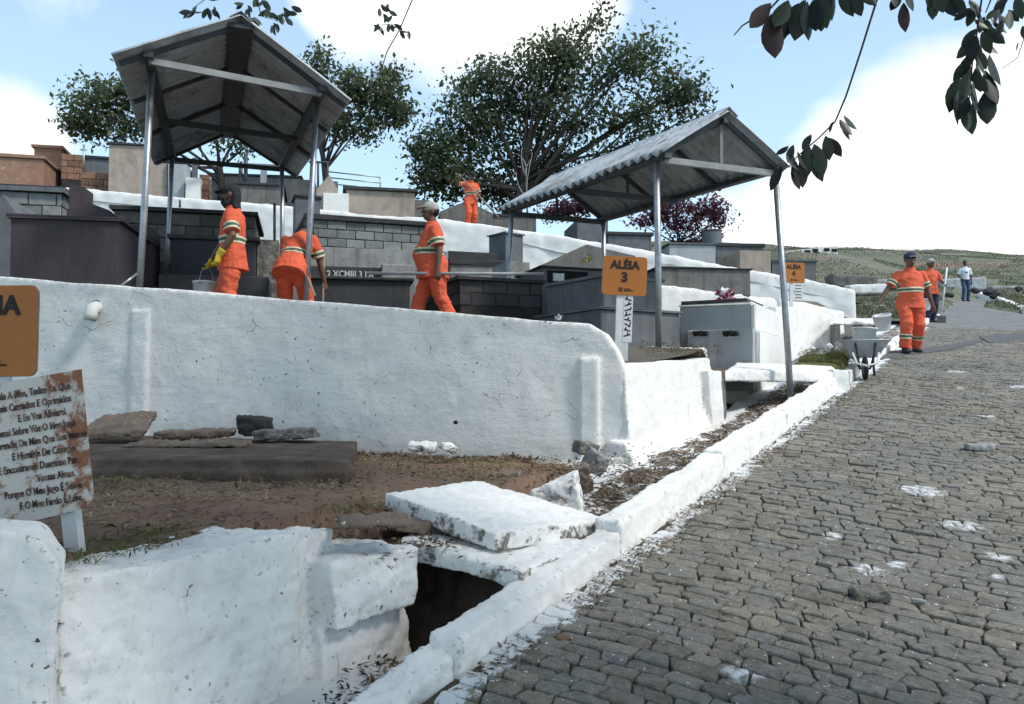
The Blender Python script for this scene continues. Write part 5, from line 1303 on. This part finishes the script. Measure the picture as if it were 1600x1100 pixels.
def person(label, loc, yaw, hips=.93, lean=0, side=0, twist=0, feet=((-.10, 0), (.10, 0)), hands=((-.27, .02, .80), (.27, .02, .80)), curl=.5, head_yaw=0, head_pitch=0, shirt=orange, pants=orange, bands=True, leg_bands=True,
           hat='cap', hatm=navy_cloth, sk=skin, gloves=None, scale=1.0, sleeves=.55, female=False, elbow=(Vector((-.5, .6, -.2)), Vector((.5, .6, -.2))), hem=.18, stripe=True, grip=(None, None), skirt_over=True, group='street cleaners in orange', belly=0, broad=1.0):
    root = empty('person', loc, yaw, label, 'person', group); root.scale = (scale * broad, scale * (1 + (broad - 1) * .5), scale)
    H = Vector((0, 0, hips)); f = Vector((0, -1, 0))
    Mt = Matrix.Rotation(lean, 3, 'X') @ Matrix.Rotation(side, 3, 'Y')     # +lean bends forward (-Y)
    Mt = Matrix.Rotation(lean, 3, Vector((1, 0, 0))) @ Matrix.Rotation(side, 3, 'Y') @ Matrix.Rotation(twist, 3, 'Z')
    T = lambda x, y, z: H + Mt @ Vector((x, y, z))
    neck, chest, waist = T(0, -.005, .50), T(0, -.01, .32), T(0, 0, .10)
    sh = (T(-.172, 0, .412), T(.172, 0, .412)); hp = (H + Vector((-.09, 0, -.02)), H + Vector((.09, 0, -.02)))
    Mh = Mt @ Matrix.Rotation(-lean * .55, 3, 'X') @ Matrix.Rotation(head_yaw, 3, 'Z') @ Matrix.Rotation(head_pitch, 3, 'X')
    hc = neck + Mt @ Vector((0, -.01, .06)) + Mh @ Vector((0, -.02, .10))
    Hd = lambda x, y, z: hc + Mh @ Vector((x, y, z))
    arms, legs = [], []
    for i in (0, 1):
        e, w = ik(sh[i], Vector(hands[i]), .285, .255, elbow[i]); arms.append((sh[i], e, w))
        ft = feet[i]; an = Vector((ft[0], ft[1] + .03, (ft[2] if len(ft) > 2 else 0) + .09)); kn, an = ik(hp[i], an, .43, .42, Vector((0, -1, 0))); legs.append((hp[i], kn, an))
    # skin: one continuous body
    b = MB()
    X = Mt @ Vector((1, 0, 0))
    b.tube([H + Vector((0, 0, -.08)), H + Vector((0, 0, .02)), waist, chest, T(0, 0, .43), neck], [(.13, .10), (.155, .11), (.135, .10), (.155, .11), (.13, .085), (.055, .055)], 16, hint=X)
    b.tube([T(0, 0, .44), neck, neck + Mt @ Vector((0, -.012, .07)) + Mh @ Vector((0, .0, .03))], [.066, .056, .054], 12)
    b.ball(hc + Mh @ Vector((0, .012, .015)), (.077, .096, .105), 18, 14, Mh)          # skull
    b.ball(Hd(0, -.022, -.055), (.058, .066, .066), 14, 10, Mh)                           # jaw
    b.tube([Hd(0, -.082, .015), Hd(0, -.101, -.018), Hd(0, -.096, -.03)], [.009, .014, .011], 8)   # nose
    b.tube([Hd(-.03, -.075, .032), Hd(.03, -.075, .032)], .014, 8)                        # brow
    for s_ in (-1, 1): b.ball(Hd(.078 * s_, .008, -.005), (.012, .022, .034), 8, 6, Mh)   # ears
    b.ball(Hd(0, -.083, -.058), (.022, .010, .011), 8, 6, Mh)
    for i in (0, 1):
        a, e, w = arms[i]; sg = -1 if i == 0 else 1
        b.tube([a, a.lerp(e, .5), e, e.lerp(w, .35), w], [.044, .045, .039, .040, .026], 12)
        gr = grip[i]; dn = (w - e).normalized()
        if gr: dn = Vector(gr[0]).normalized()
        pn = Vector(gr[1]) if gr else Vector((-sg, -.3, 0))
        hand(b, w, dn, pn, sg, curl)
        a, kn, an = legs[i]
        b.tube([a, a.lerp(kn, .5), kn, kn.lerp(an, .35), an, an + Vector((0, -.03, -.055))], [.085, .075, .054, .055, .036, .036], 12)
        ft = an + Vector((0, 0, -.055)); b.tube([ft + Vector((0, .05, 0)), ft, ft + Vector((0, -.10, -.012)), ft + Vector((0, -.17, -.02))], [.03, .036, .034, .024], 10)
    lump('body', b, sk, root, .0085, 2, ())
    for s_ in (-1, 1): MB().ball(Hd(.030 * s_, -.083, .012), (.011, .007, .006), 8, 6, Mh).build('eye', eye_m, root, True)
    MB().ball(Hd(0, -.0925, -.058), (.022, .004, .006), 8, 6, Mh).build('mouth', lip_m, root, True)
    # shirt with sleeves
    c = MB(); g = .028
    c.tube([T(0, .0, -hem), T(0, 0, -.02), T(0, -.01 - belly, .12), chest, T(0, 0, .41), T(0, 0, .475), neck + Mt @ Vector((0, 0, .015))], [(.212 if not female else .175, .165 + belly * .6), (.20 if not female else .165, .145 + belly), (.178 if not female else .14, .138 + belly), (.192 if not female else .165, .142), (.160, .112), (.10, .082), (.066, .066)], 20, hint=X)
    for i in (0, 1):
        a, e, w = arms[i]; end = a.lerp(e, sleeves / .5 * .5 + .25) if sleeves <= .6 else e
        c.tube([a + (T(0, 0, .40) - a) * .35, a, a.lerp(e, .35), end], [.066, .074, .074, .080], 14); c.ball(a, .070, 12, 8)
    so_ = lump('shirt', c, shirt, root, .010, 3, ((.16, .036), (.065, .022)))
    c = MB(); c.tube([neck + Mt @ Vector((0, .0, -.045)), neck + Mt @ Vector((0, -.004, -.01)), neck + Mt @ Vector((0, -.008, .03))], [(.098, .09), (.083, .078), (.074, .072)], 16, hint=X)
    lump('collar', c, shirt, root, .009, 1, ((.05, .012),))
    # trousers
    c = MB()
    c.tube([H + Vector((0, 0, -.10)), H + Vector((0, 0, -.02)), H + Mt @ Vector((0, 0, .05))], [(.155, .118), (.158, .12), (.15, .11)], 16, hint=Vector((1, 0, 0)))
    lw = 1.0 if not female else .8
    for i in (0, 1):
        a, kn, an = legs[i]
        c.tube([a + Vector((0, 0, .03)), a.lerp(kn, .5), kn, kn.lerp(an, .5), an.lerp(kn, .02)], [.115 * lw, .105 * lw, .088 * lw, .085 * lw, .084 * lw], 14)
    po = lump('trousers', c, pants, root, .010, 2, ((.16, .036), (.065, .024)))
    def cut(src, p0, d, half, name, m, lim=None, grow=.005):
        bm = bmesh.new(); bm.from_mesh(src.data)
        if lim:
            kill = [v for v in bm.verts if (v.co - lim[0]).length > lim[1]]; bmesh.ops.delete(bm, geom=kill, context='VERTS')
        for sg in (-1, 1):
            bmesh.ops.bisect_plane(bm, geom=bm.verts[:] + bm.edges[:] + bm.faces[:], plane_co=p0 + d * half * sg, plane_no=d * sg, clear_outer=True)
        bm.normal_update()
        for v in bm.verts: v.co += v.normal * grow
        if len(bm.faces) > 3:
            me = bpy.data.meshes.new(name); bm.to_mesh(me); me.materials.clear(); me.materials.append(m); link(bpy.data.objects.new(name, me), root)
        bm.free()
    def band(src, p0, d, lim=None, w=.034):
        cut(src, p0, d, w * .5, 'olive_tape', band_olive, lim, .006)
        for sg in (-1, 1): cut(src, p0 + d * sg * w * .83, d, w * .32, 'pale_tape', band_pale, lim, .005)
    if bands:
        up = Mt @ Vector((0, 0, 1))
        P0 = T(0, 0, .14)
        # torso band only: keep points near the trunk axis
        band(so_, P0, up, (P0, .235))
        for i in (0, 1):
            a, e, w = arms[i]; d = (e - a).normalized(); band(so_, a.lerp(e, .62 if sleeves <= .6 else .72), d, (a.lerp(e, .62), .13))
    if leg_bands:
        for i in (0, 1):
            a, kn, an = legs[i]; d = (an - kn).normalized(); p0 = kn.lerp(an, .50); band(po, p0, d, (p0, .16))
    # shoes
    for i in (0, 1):
        an = legs[i][2]; c = MB(); ft = an + Vector((0, 0, -.05))
        c.tube([ft + Vector((0, .065, -.005)), ft + Vector((0, .0, .0)), ft + Vector((0, -.10, -.005)), ft + Vector((0, -.185, -.012))], [(.035, .034), (.042, .042), (.034, .047), (.026, .036)], 12, hint=Vector((0, 0, 1)))
        c.tube([ft, an + Vector((0, 0, .03))], .045, 10); lump('shoe', c, rubber, root, .010, 1, ())
    # head cover
    if hat in ('cap', 'hood'):
        c = MB(); c.ball(Hd(0, .010, .045), (.090, .107, .088), 16, 12, Mh); lump('hair', MB().ball(Hd(0, .028, .01), (.080, .092, .092), 14, 10, Mh), hair_m, root, .01, 1, ((.03, .01),))
        o = lump('cap', c, hatm, root, .009, 1, ((.06, .010),))
        c = MB(); c.hexa([Hd(x, y, z) for x, y, z in ((-.06, -.165, .028), (.06, -.165, .028), (.078, -.06, .045), (-.078, -.06, .045), (-.055, -.165, .037), (.055, -.165, .037), (.075, -.06, .062), (-.075, -.06, .062))])
        q = lump('peak', c, hatm if hatm is not navy_cloth else navy_cloth, root, .006, 3, ())
        if hatm is navy_cloth:
            c = MB(); c.tube([Hd(-.06, -.16, .026), Hd(0, -.178, .030), Hd(.06, -.16, .026)], .007, 8); c.build('peak_trim', cap_grey, root, True)
        if hat == 'hood':
            c = MB(); c.tube([Hd(0, .05, .05), Hd(0, .062, -.04), Hd(0, .058, -.12), Hd(0, .07, -.17)], [(.085, .06), (.09, .055), (.09, .05), (.10, .045)], 14, hint=Mh @ Vector((1, 0, 0)))
            c.tube([Hd(0, -.05, -.03), Hd(0, -.045, -.075), Hd(0, -.02, -.12)], [(.075, .062), (.07, .062), (.065, .06)], 14, hint=Mh @ Vector((1, 0, 0)))
            lump('face_cloth', c, hatm, root, .010, 2, ((.05, .012),))
    else:
        c = MB(); c.ball(Hd(0, .022, .03), (.086, .10, .10), 16, 12, Mh)
        if hat == 'long': c.tube([Hd(.0, .07, .02), Hd(.02, .10, -.10), Hd(.07, .05, -.26), Hd(.08, -.02, -.33)], [.05, .045, .035, .012], 10)
        lump('hair', c, hair_m, root, .009, 1, ((.04, .014),))
    bpy.context.view_layer.update()
    return root, arms
def world(root, v): return root.matrix_world @ Vector(v)
def gp(px, Y, f=None):
    p = at(px, 400, Y); p.z = (f or G)(p.x, p.y); return p
# W1: left, profile to the left, bucket in the far hand
L1 = gp(364, 9.25); L1.z = 2.20
w1, a1_ = person('worker in orange with dark hood and yellow gloves, carrying a white bucket', L1, R(-82), feet=((-.11, -.06), (.12, .1)), hands=((-.16, -.30, .82), (.25, -.10, .87)), curl=1.3, hat='hood', hatm=black_cloth,
                  gloves=True, leg_bands=False, elbow=(Vector((-.3, .6, -.3)), Vector((.5, .8, -.1))), head_pitch=.05, hem=.19, scale=1.0, grip=((((-.1, -.35, -1)), (0, -1, 0)), ((0, -.25, -1), (-.4, -1, 0))))
for i in (1,):
    g = MB(); a, e, w = a1_[i]; d = (w - e).normalized(); hand(g, w, Vector((0, -.25, -1)).normalized(), Vector((-.4, -1, 0)), 1, 1.3, 1.03, .006); g.tube([e.lerp(w, .70), w + d * .01], [.046, .036], 12)
    lump('glove', g, glove_y, w1, .0085, 1, ())
g = MB(); a, e, w = a1_[0]; hand(g, w, Vector((-.1, -.35, -1)).normalized(), Vector((0, -1, 0)), -1, 1.3, 1.03, .006); lump('glove', g, glove_y, w1, .0085, 1, ())
# W2: bending away
L2 = gp(456, 9.95); L2.z = 2.23
w2, a2_ = person('worker in orange bending over with back turned, behind the near shelter pole', L2, R(172), hips=.88, lean=R(36), feet=((-.15, -.05), (.16, .06)), hands=((-.28, -.42, .62), (.26, -.52, .60)), curl=1.4, hat='cap', hatm=black_cloth, leg_bands=False, head_pitch=.5,
                  elbow=(Vector((-1, .2, .2)), Vector((1, .2, .2))), hem=.17)
# W3: walking left with a long pole
L3 = gp(676, 10.4); L3.z = 2.26
w3, a3_ = person('stocky worker in orange with pale cap, walking left carrying a long pole', L3, R(-78), feet=((-.10, -.26), (.10, .24, .02)), hands=((-.24, .04, .82), (.25, .03, .815)), curl=1.5, hat='cap', hatm=cap_grey, leg_bands=False, belly=.05, head_yaw=.1, hem=.19, broad=1.06,
                  elbow=(Vector((-.3, .8, 0)), Vector((.3, .8, 0))), grip=(None, ((0, .05, -1), (-1, 0, 0))), bands=True)
# W4: upper terrace
L4 = at(735, 362, 23.2)
w4, a4_ = person('worker in orange raking on the upper wall before the dark tree', L4, R(28), feet=((-.11, -.02), (.11, .04)), hands=((-.36, -.16, 1.48), (.16, -.22, .98)), curl=1.5, hat='cap', hatm=black_cloth, leg_bands=False, head_yaw=.3, head_pitch=.35,
                  elbow=(Vector((-1, .1, -.3)), Vector((.6, .6, -.4))))
# W5: walking towards the camera
L5 = road(1424, 553)
w5, a5_ = person('worker in orange with navy cap walking down the road, swinging a bucket', L5, R(-4), feet=((-.12, -.10), (.12, .12, .02)), hands=((-.50, -.10, .84), (.34, .02, .80)), curl=.9, hat='cap', hatm=navy_cloth, head_yaw=-.05, belly=.02,
                  elbow=(Vector((-.5, .8, .2)), Vector((.6, .7, .1))), scale=1.04, hem=.17, broad=1.12)
# W6: behind W5
L6 = road(1455, 504)
w6, a6_ = person('worker in orange shirt and dark trousers holding a shovel behind the one with the bucket', L6, R(8), pants=navy_cloth, bands=False, leg_bands=False, hat='cap', hatm=cap_grey, feet=((-.10, 0), (.10, .08)), hands=((-.25, -.12, .86), (.28, -.22, 1.0)), curl=1.4, head_yaw=.2)
# W7: woman
L7 = road(1509, 471)
w7, a7_ = person('woman in white t-shirt and blue jeans standing on the far road', L7, R(-5), shirt=white_cloth, pants=jeans, bands=False, leg_bands=False, hat='long', hatm=black_cloth, female=True, hem=.02, hands=((-.19, -.14, .92), (.27, .05, .82)), feet=((-.10, 0), (.11, .05)), sk=skin, group='people standing about', scale=1.0)
tag(w7, cat='person')
MB().box((-.07, -.155, 1.16), (.05, -.150, 1.20)).build('shirt_print', jeans, w7)

# ------------------------------------------------------------------ TOOLS AND BUCKETS
def bucket(label, loc, rot, m, r=.145, h=.29, handle_up=True, hang=None, group='buckets of whitewash'):
    root = empty('bucket', loc, 0, label, 'bucket', group); root.rotation_euler = rot
    prof = [(0, 0), (r * .78, 0), (r * .80, .01), (r, h - .02), (r * 1.06, h - .02), (r * 1.06, h), (r * .96, h), (r * .76, .02), (0, .02)]
    V, Fc = [], []; sg = 24
    for rr, z_ in prof:
        for j in range(sg): V.append(Vector((rr * math.cos(2 * math.pi * j / sg), rr * math.sin(2 * math.pi * j / sg), z_)))
    for i in range(len(prof) - 1):
        for j in range(sg):
            a = i * sg + j; b2 = i * sg + (j + 1) % sg; Fc.append((a, b2, b2 + sg, a + sg))
    mesh('pail', V, Fc, m, root, True)
    mb = MB(); n_ = 14; hz_ = hang if hang else .18
    pts = [Vector((r * 1.05 * math.cos(math.pi * i / n_), 0, h - .03 + hz_ * math.sin(math.pi * i / n_) * (1 if handle_up else -.3))) for i in range(n_ + 1)]
    mb.tube(pts, .0045, 6).build('handle', steel, root, True)
    for s_ in (-1, 1): MB().ball((s_ * r * 1.05, 0, h - .03), .012, 8, 6).build('rivet', steel, root, True)
    return root
hw = world(w1, a1_[0][2]) ; bucket('paint stained white bucket hanging from the gloved worker', hw + Vector((-.05, -.02, -.105 - .29 - .15)), (0, R(4), R(80)), plastic_w, hang=.20)
hw = world(w5, a5_[0][2]); bucket('white bucket swinging from the hand of the worker in the navy cap', hw + Vector((.03, -.03, -.10 - .26 - .16)), (R(8), R(-14), R(10)), plastic_w, .15, .27, hang=.20)
hw = world(w6, a6_[0][2]); bucket('distant white bucket held by the worker with the shovel', hw + Vector((0, -.02, -.08 - .3 - .17)), (0, 0, .3), plastic_w, .14, .30, hang=.20)
def pole_tool(label, p, q, r, m, name='broom', head=None, cat='tool'):
    p, q = Vector(p), Vector(q); root = empty(name, p, 0, label, cat); d = q - p
    MB().tube([Vector(), d], r, 10).build('handle', m, root, True)
    return root, d
hw = world(w3, a3_[1][2]) + Vector((0, 0, -.085))
r3, d = pole_tool('long grey pole held level by the worker with the pale cap', at(572, 427, hw.y - .05), at(850, 428, hw.y + .25), .021, steel_bar, 'long_pole')
p = world(w4, a4_[0][2]); q = world(w4, a4_[1][2]); dd = (q - p).normalized()
r4, d = pole_tool('pale wooden rake handle slanting across the upper worker', p - dd * .1, p + dd * 1.55, .024, wood, 'rake'); 
MB().box((-.2, -.02, -.03), (.2, .02, .03)).build('rake_head', steel_dark, r4).location = d
p = world(w2, a2_[0][2])
r2, d = pole_tool('upright broom handle left of the bending worker', Vector((p.x - .02, p.y - .03, L2.z + .05)), Vector((p.x - .01, p.y - .0, L2.z + 1.1)), .015, wood)
it = [(rv(.05) + Vector((0, 0, .12)), (Vector((0, 0, -1)) + rv(.5)).normalized(), rdir(), .2, .02, random.random()) for _ in range(160)]
leaves('bristles', it, grass_dry, r2)
p = at(478, 432, 9.6)
r5, d = pole_tool('short wooden stick leaning by the near shelter pole', at(480, 432, 9.5), at(492, 462, 9.2), .012, wood, 'stick')
r6, d = pole_tool('thin strut leaning at the foot of the left shelter pole', at(214, 428, 8.75), at(190, 446, 8.6), .014, steel, 'strut')
p = world(w6, a6_[1][2])
r7, d = pole_tool('shovel with pale handle carried by the distant worker', p + Vector((.03, -.05, .45)), p + Vector((-.18, -.1, -.85)), .022, post_white, 'shovel')
mb = MB().hexa([Vector(v) for v in ((-.11, -.01, -.32), (.11, -.01, -.32), (.11, .012, -.32), (-.11, .012, -.32), (-.12, -.01, 0), (.12, -.01, 0), (.12, .012, 0), (-.12, .012, 0))]); mb.build('blade', steel_dark, r7, False, .004).location = d
# ------------------------------------------------------------------ WHEELBARROW
p = road(1352, 593); wb = empty('wheelbarrow', p, R(-16), 'grey wheelbarrow with white paint spills parked by the kerb', 'wheelbarrow'); wb.scale = (.86, .86, .86)
mb = MB()
# tray: nested frusta (outer and inner), long axis along +Y (away)
def fr(x0, x1, y0, y1, z_): return [Vector((x0, y0, z_)), Vector((x1, y0, z_)), Vector((x1, y1, z_)), Vector((x0, y1, z_))]
bo, to = fr(-.20, .20, .05, .55, .36), fr(-.37, .37, -.12, .80, .62); ti, bi = fr(-.355, .355, -.105, .785, .622), fr(-.19, .19, .06, .54, .372)
V = bo + to + ti + bi
Fc = [(3, 2, 1, 0)] + [(i, (i + 1) % 4, (i + 1) % 4 + 4, i + 4) for i in range(4)] + [(i + 4, (i + 1) % 4 + 4, (i + 1) % 4 + 8, i + 8) for i in range(4)] + [(i + 8, (i + 1) % 4 + 8, (i + 1) % 4 + 12, i + 12) for i in range(4)] + [(12, 13, 14, 15)]
mesh('tray', V, Fc, barrow_grey, wb)
MB().tube([Vector((-.37, -.12, .62)), Vector((.37, -.12, .62)), Vector((.37, .80, .62)), Vector((-.37, .80, .62)), Vector((-.37, -.12, .62))], .014, 8, hint=(0, 0, 1)).build('rim', barrow_grey, wb, True)
for s_ in (-1, 1):
    MB().tube([Vector((s_ * .07, -.02, .17)), Vector((s_ * .14, .15, .33)), Vector((s_ * .20, .70, .45)), Vector((s_ * .28, 1.35, .60))], .018, 8).build('handle_bar', dark_blue_metal, wb, True)
    MB().tube([Vector((s_ * .19, .55, .42)), Vector((s_ * .21, .62, .20)), Vector((s_ * .22, .60, .015))], .02, 8).build('leg', dark_blue_metal, wb, True)
    MB().tube([Vector((s_ * .15, -.08, .60)), Vector((s_ * .12, -.10, .38)), Vector((s_ * .085, -.05, .20))], .016, 8).build('strut', dark_blue_metal, wb, True)
MB().tube([Vector((-.19, -.10, .42)), Vector((-.15, -.22, .25)), Vector((0, -.27, .21)), Vector((.15, -.22, .25)), Vector((.19, -.10, .42))], .018, 8, hint=(0, 0, 1)).build('front_loop', post_white, wb, True)
MB().tube([Vector((-.22, .60, .03)), Vector((.22, .60, .03))], .016, 8).build('foot_bar', dark_blue_metal, wb, True)
pts = [Vector((0, .0 + .15 * math.cos(a), .175 + .15 * math.sin(a))) for a in [2 * math.pi * i / 22 for i in range(23)]]
whl = MB().tube(pts, .036, 10, hint=(1, 0, 0)).build('wheel', rubber, wb, True)
MB().tube([Vector((-.02, 0, .175)), Vector((.02, 0, .175))], .115, 18).build('rim_disc', barrow_grey, whl)
MB().tube([Vector((-.09, 0, .175)), Vector((.09, 0, .175))], .012, 8).build('axle', steel, whl)
bq = bucket('white paint bucket standing in the wheelbarrow tray', wb.matrix_basis @ Vector((.0, .22, .375)), (R(2), R(3), .4), plastic_w, .16, .40, False)
c = MB(); c.hexa([Vector(v) for v in ((-.3, -.02, 0), (.3, -.02, 0), (.3, .03, 0), (-.3, .03, 0), (-.3, -.02, .03), (.3, -.02, .03), (.3, .03, .03), (-.3, .03, .03))])
# hide nothing, finish
for o in bpy.data.objects:
    for key in ('_w', '_H'):
        if key in o: del o[key]
for o in bpy.data.objects:
    if o.type == 'MESH' and not o.parent and 'label' not in o and 'kind' not in o: print('UNLABELLED', o.name)
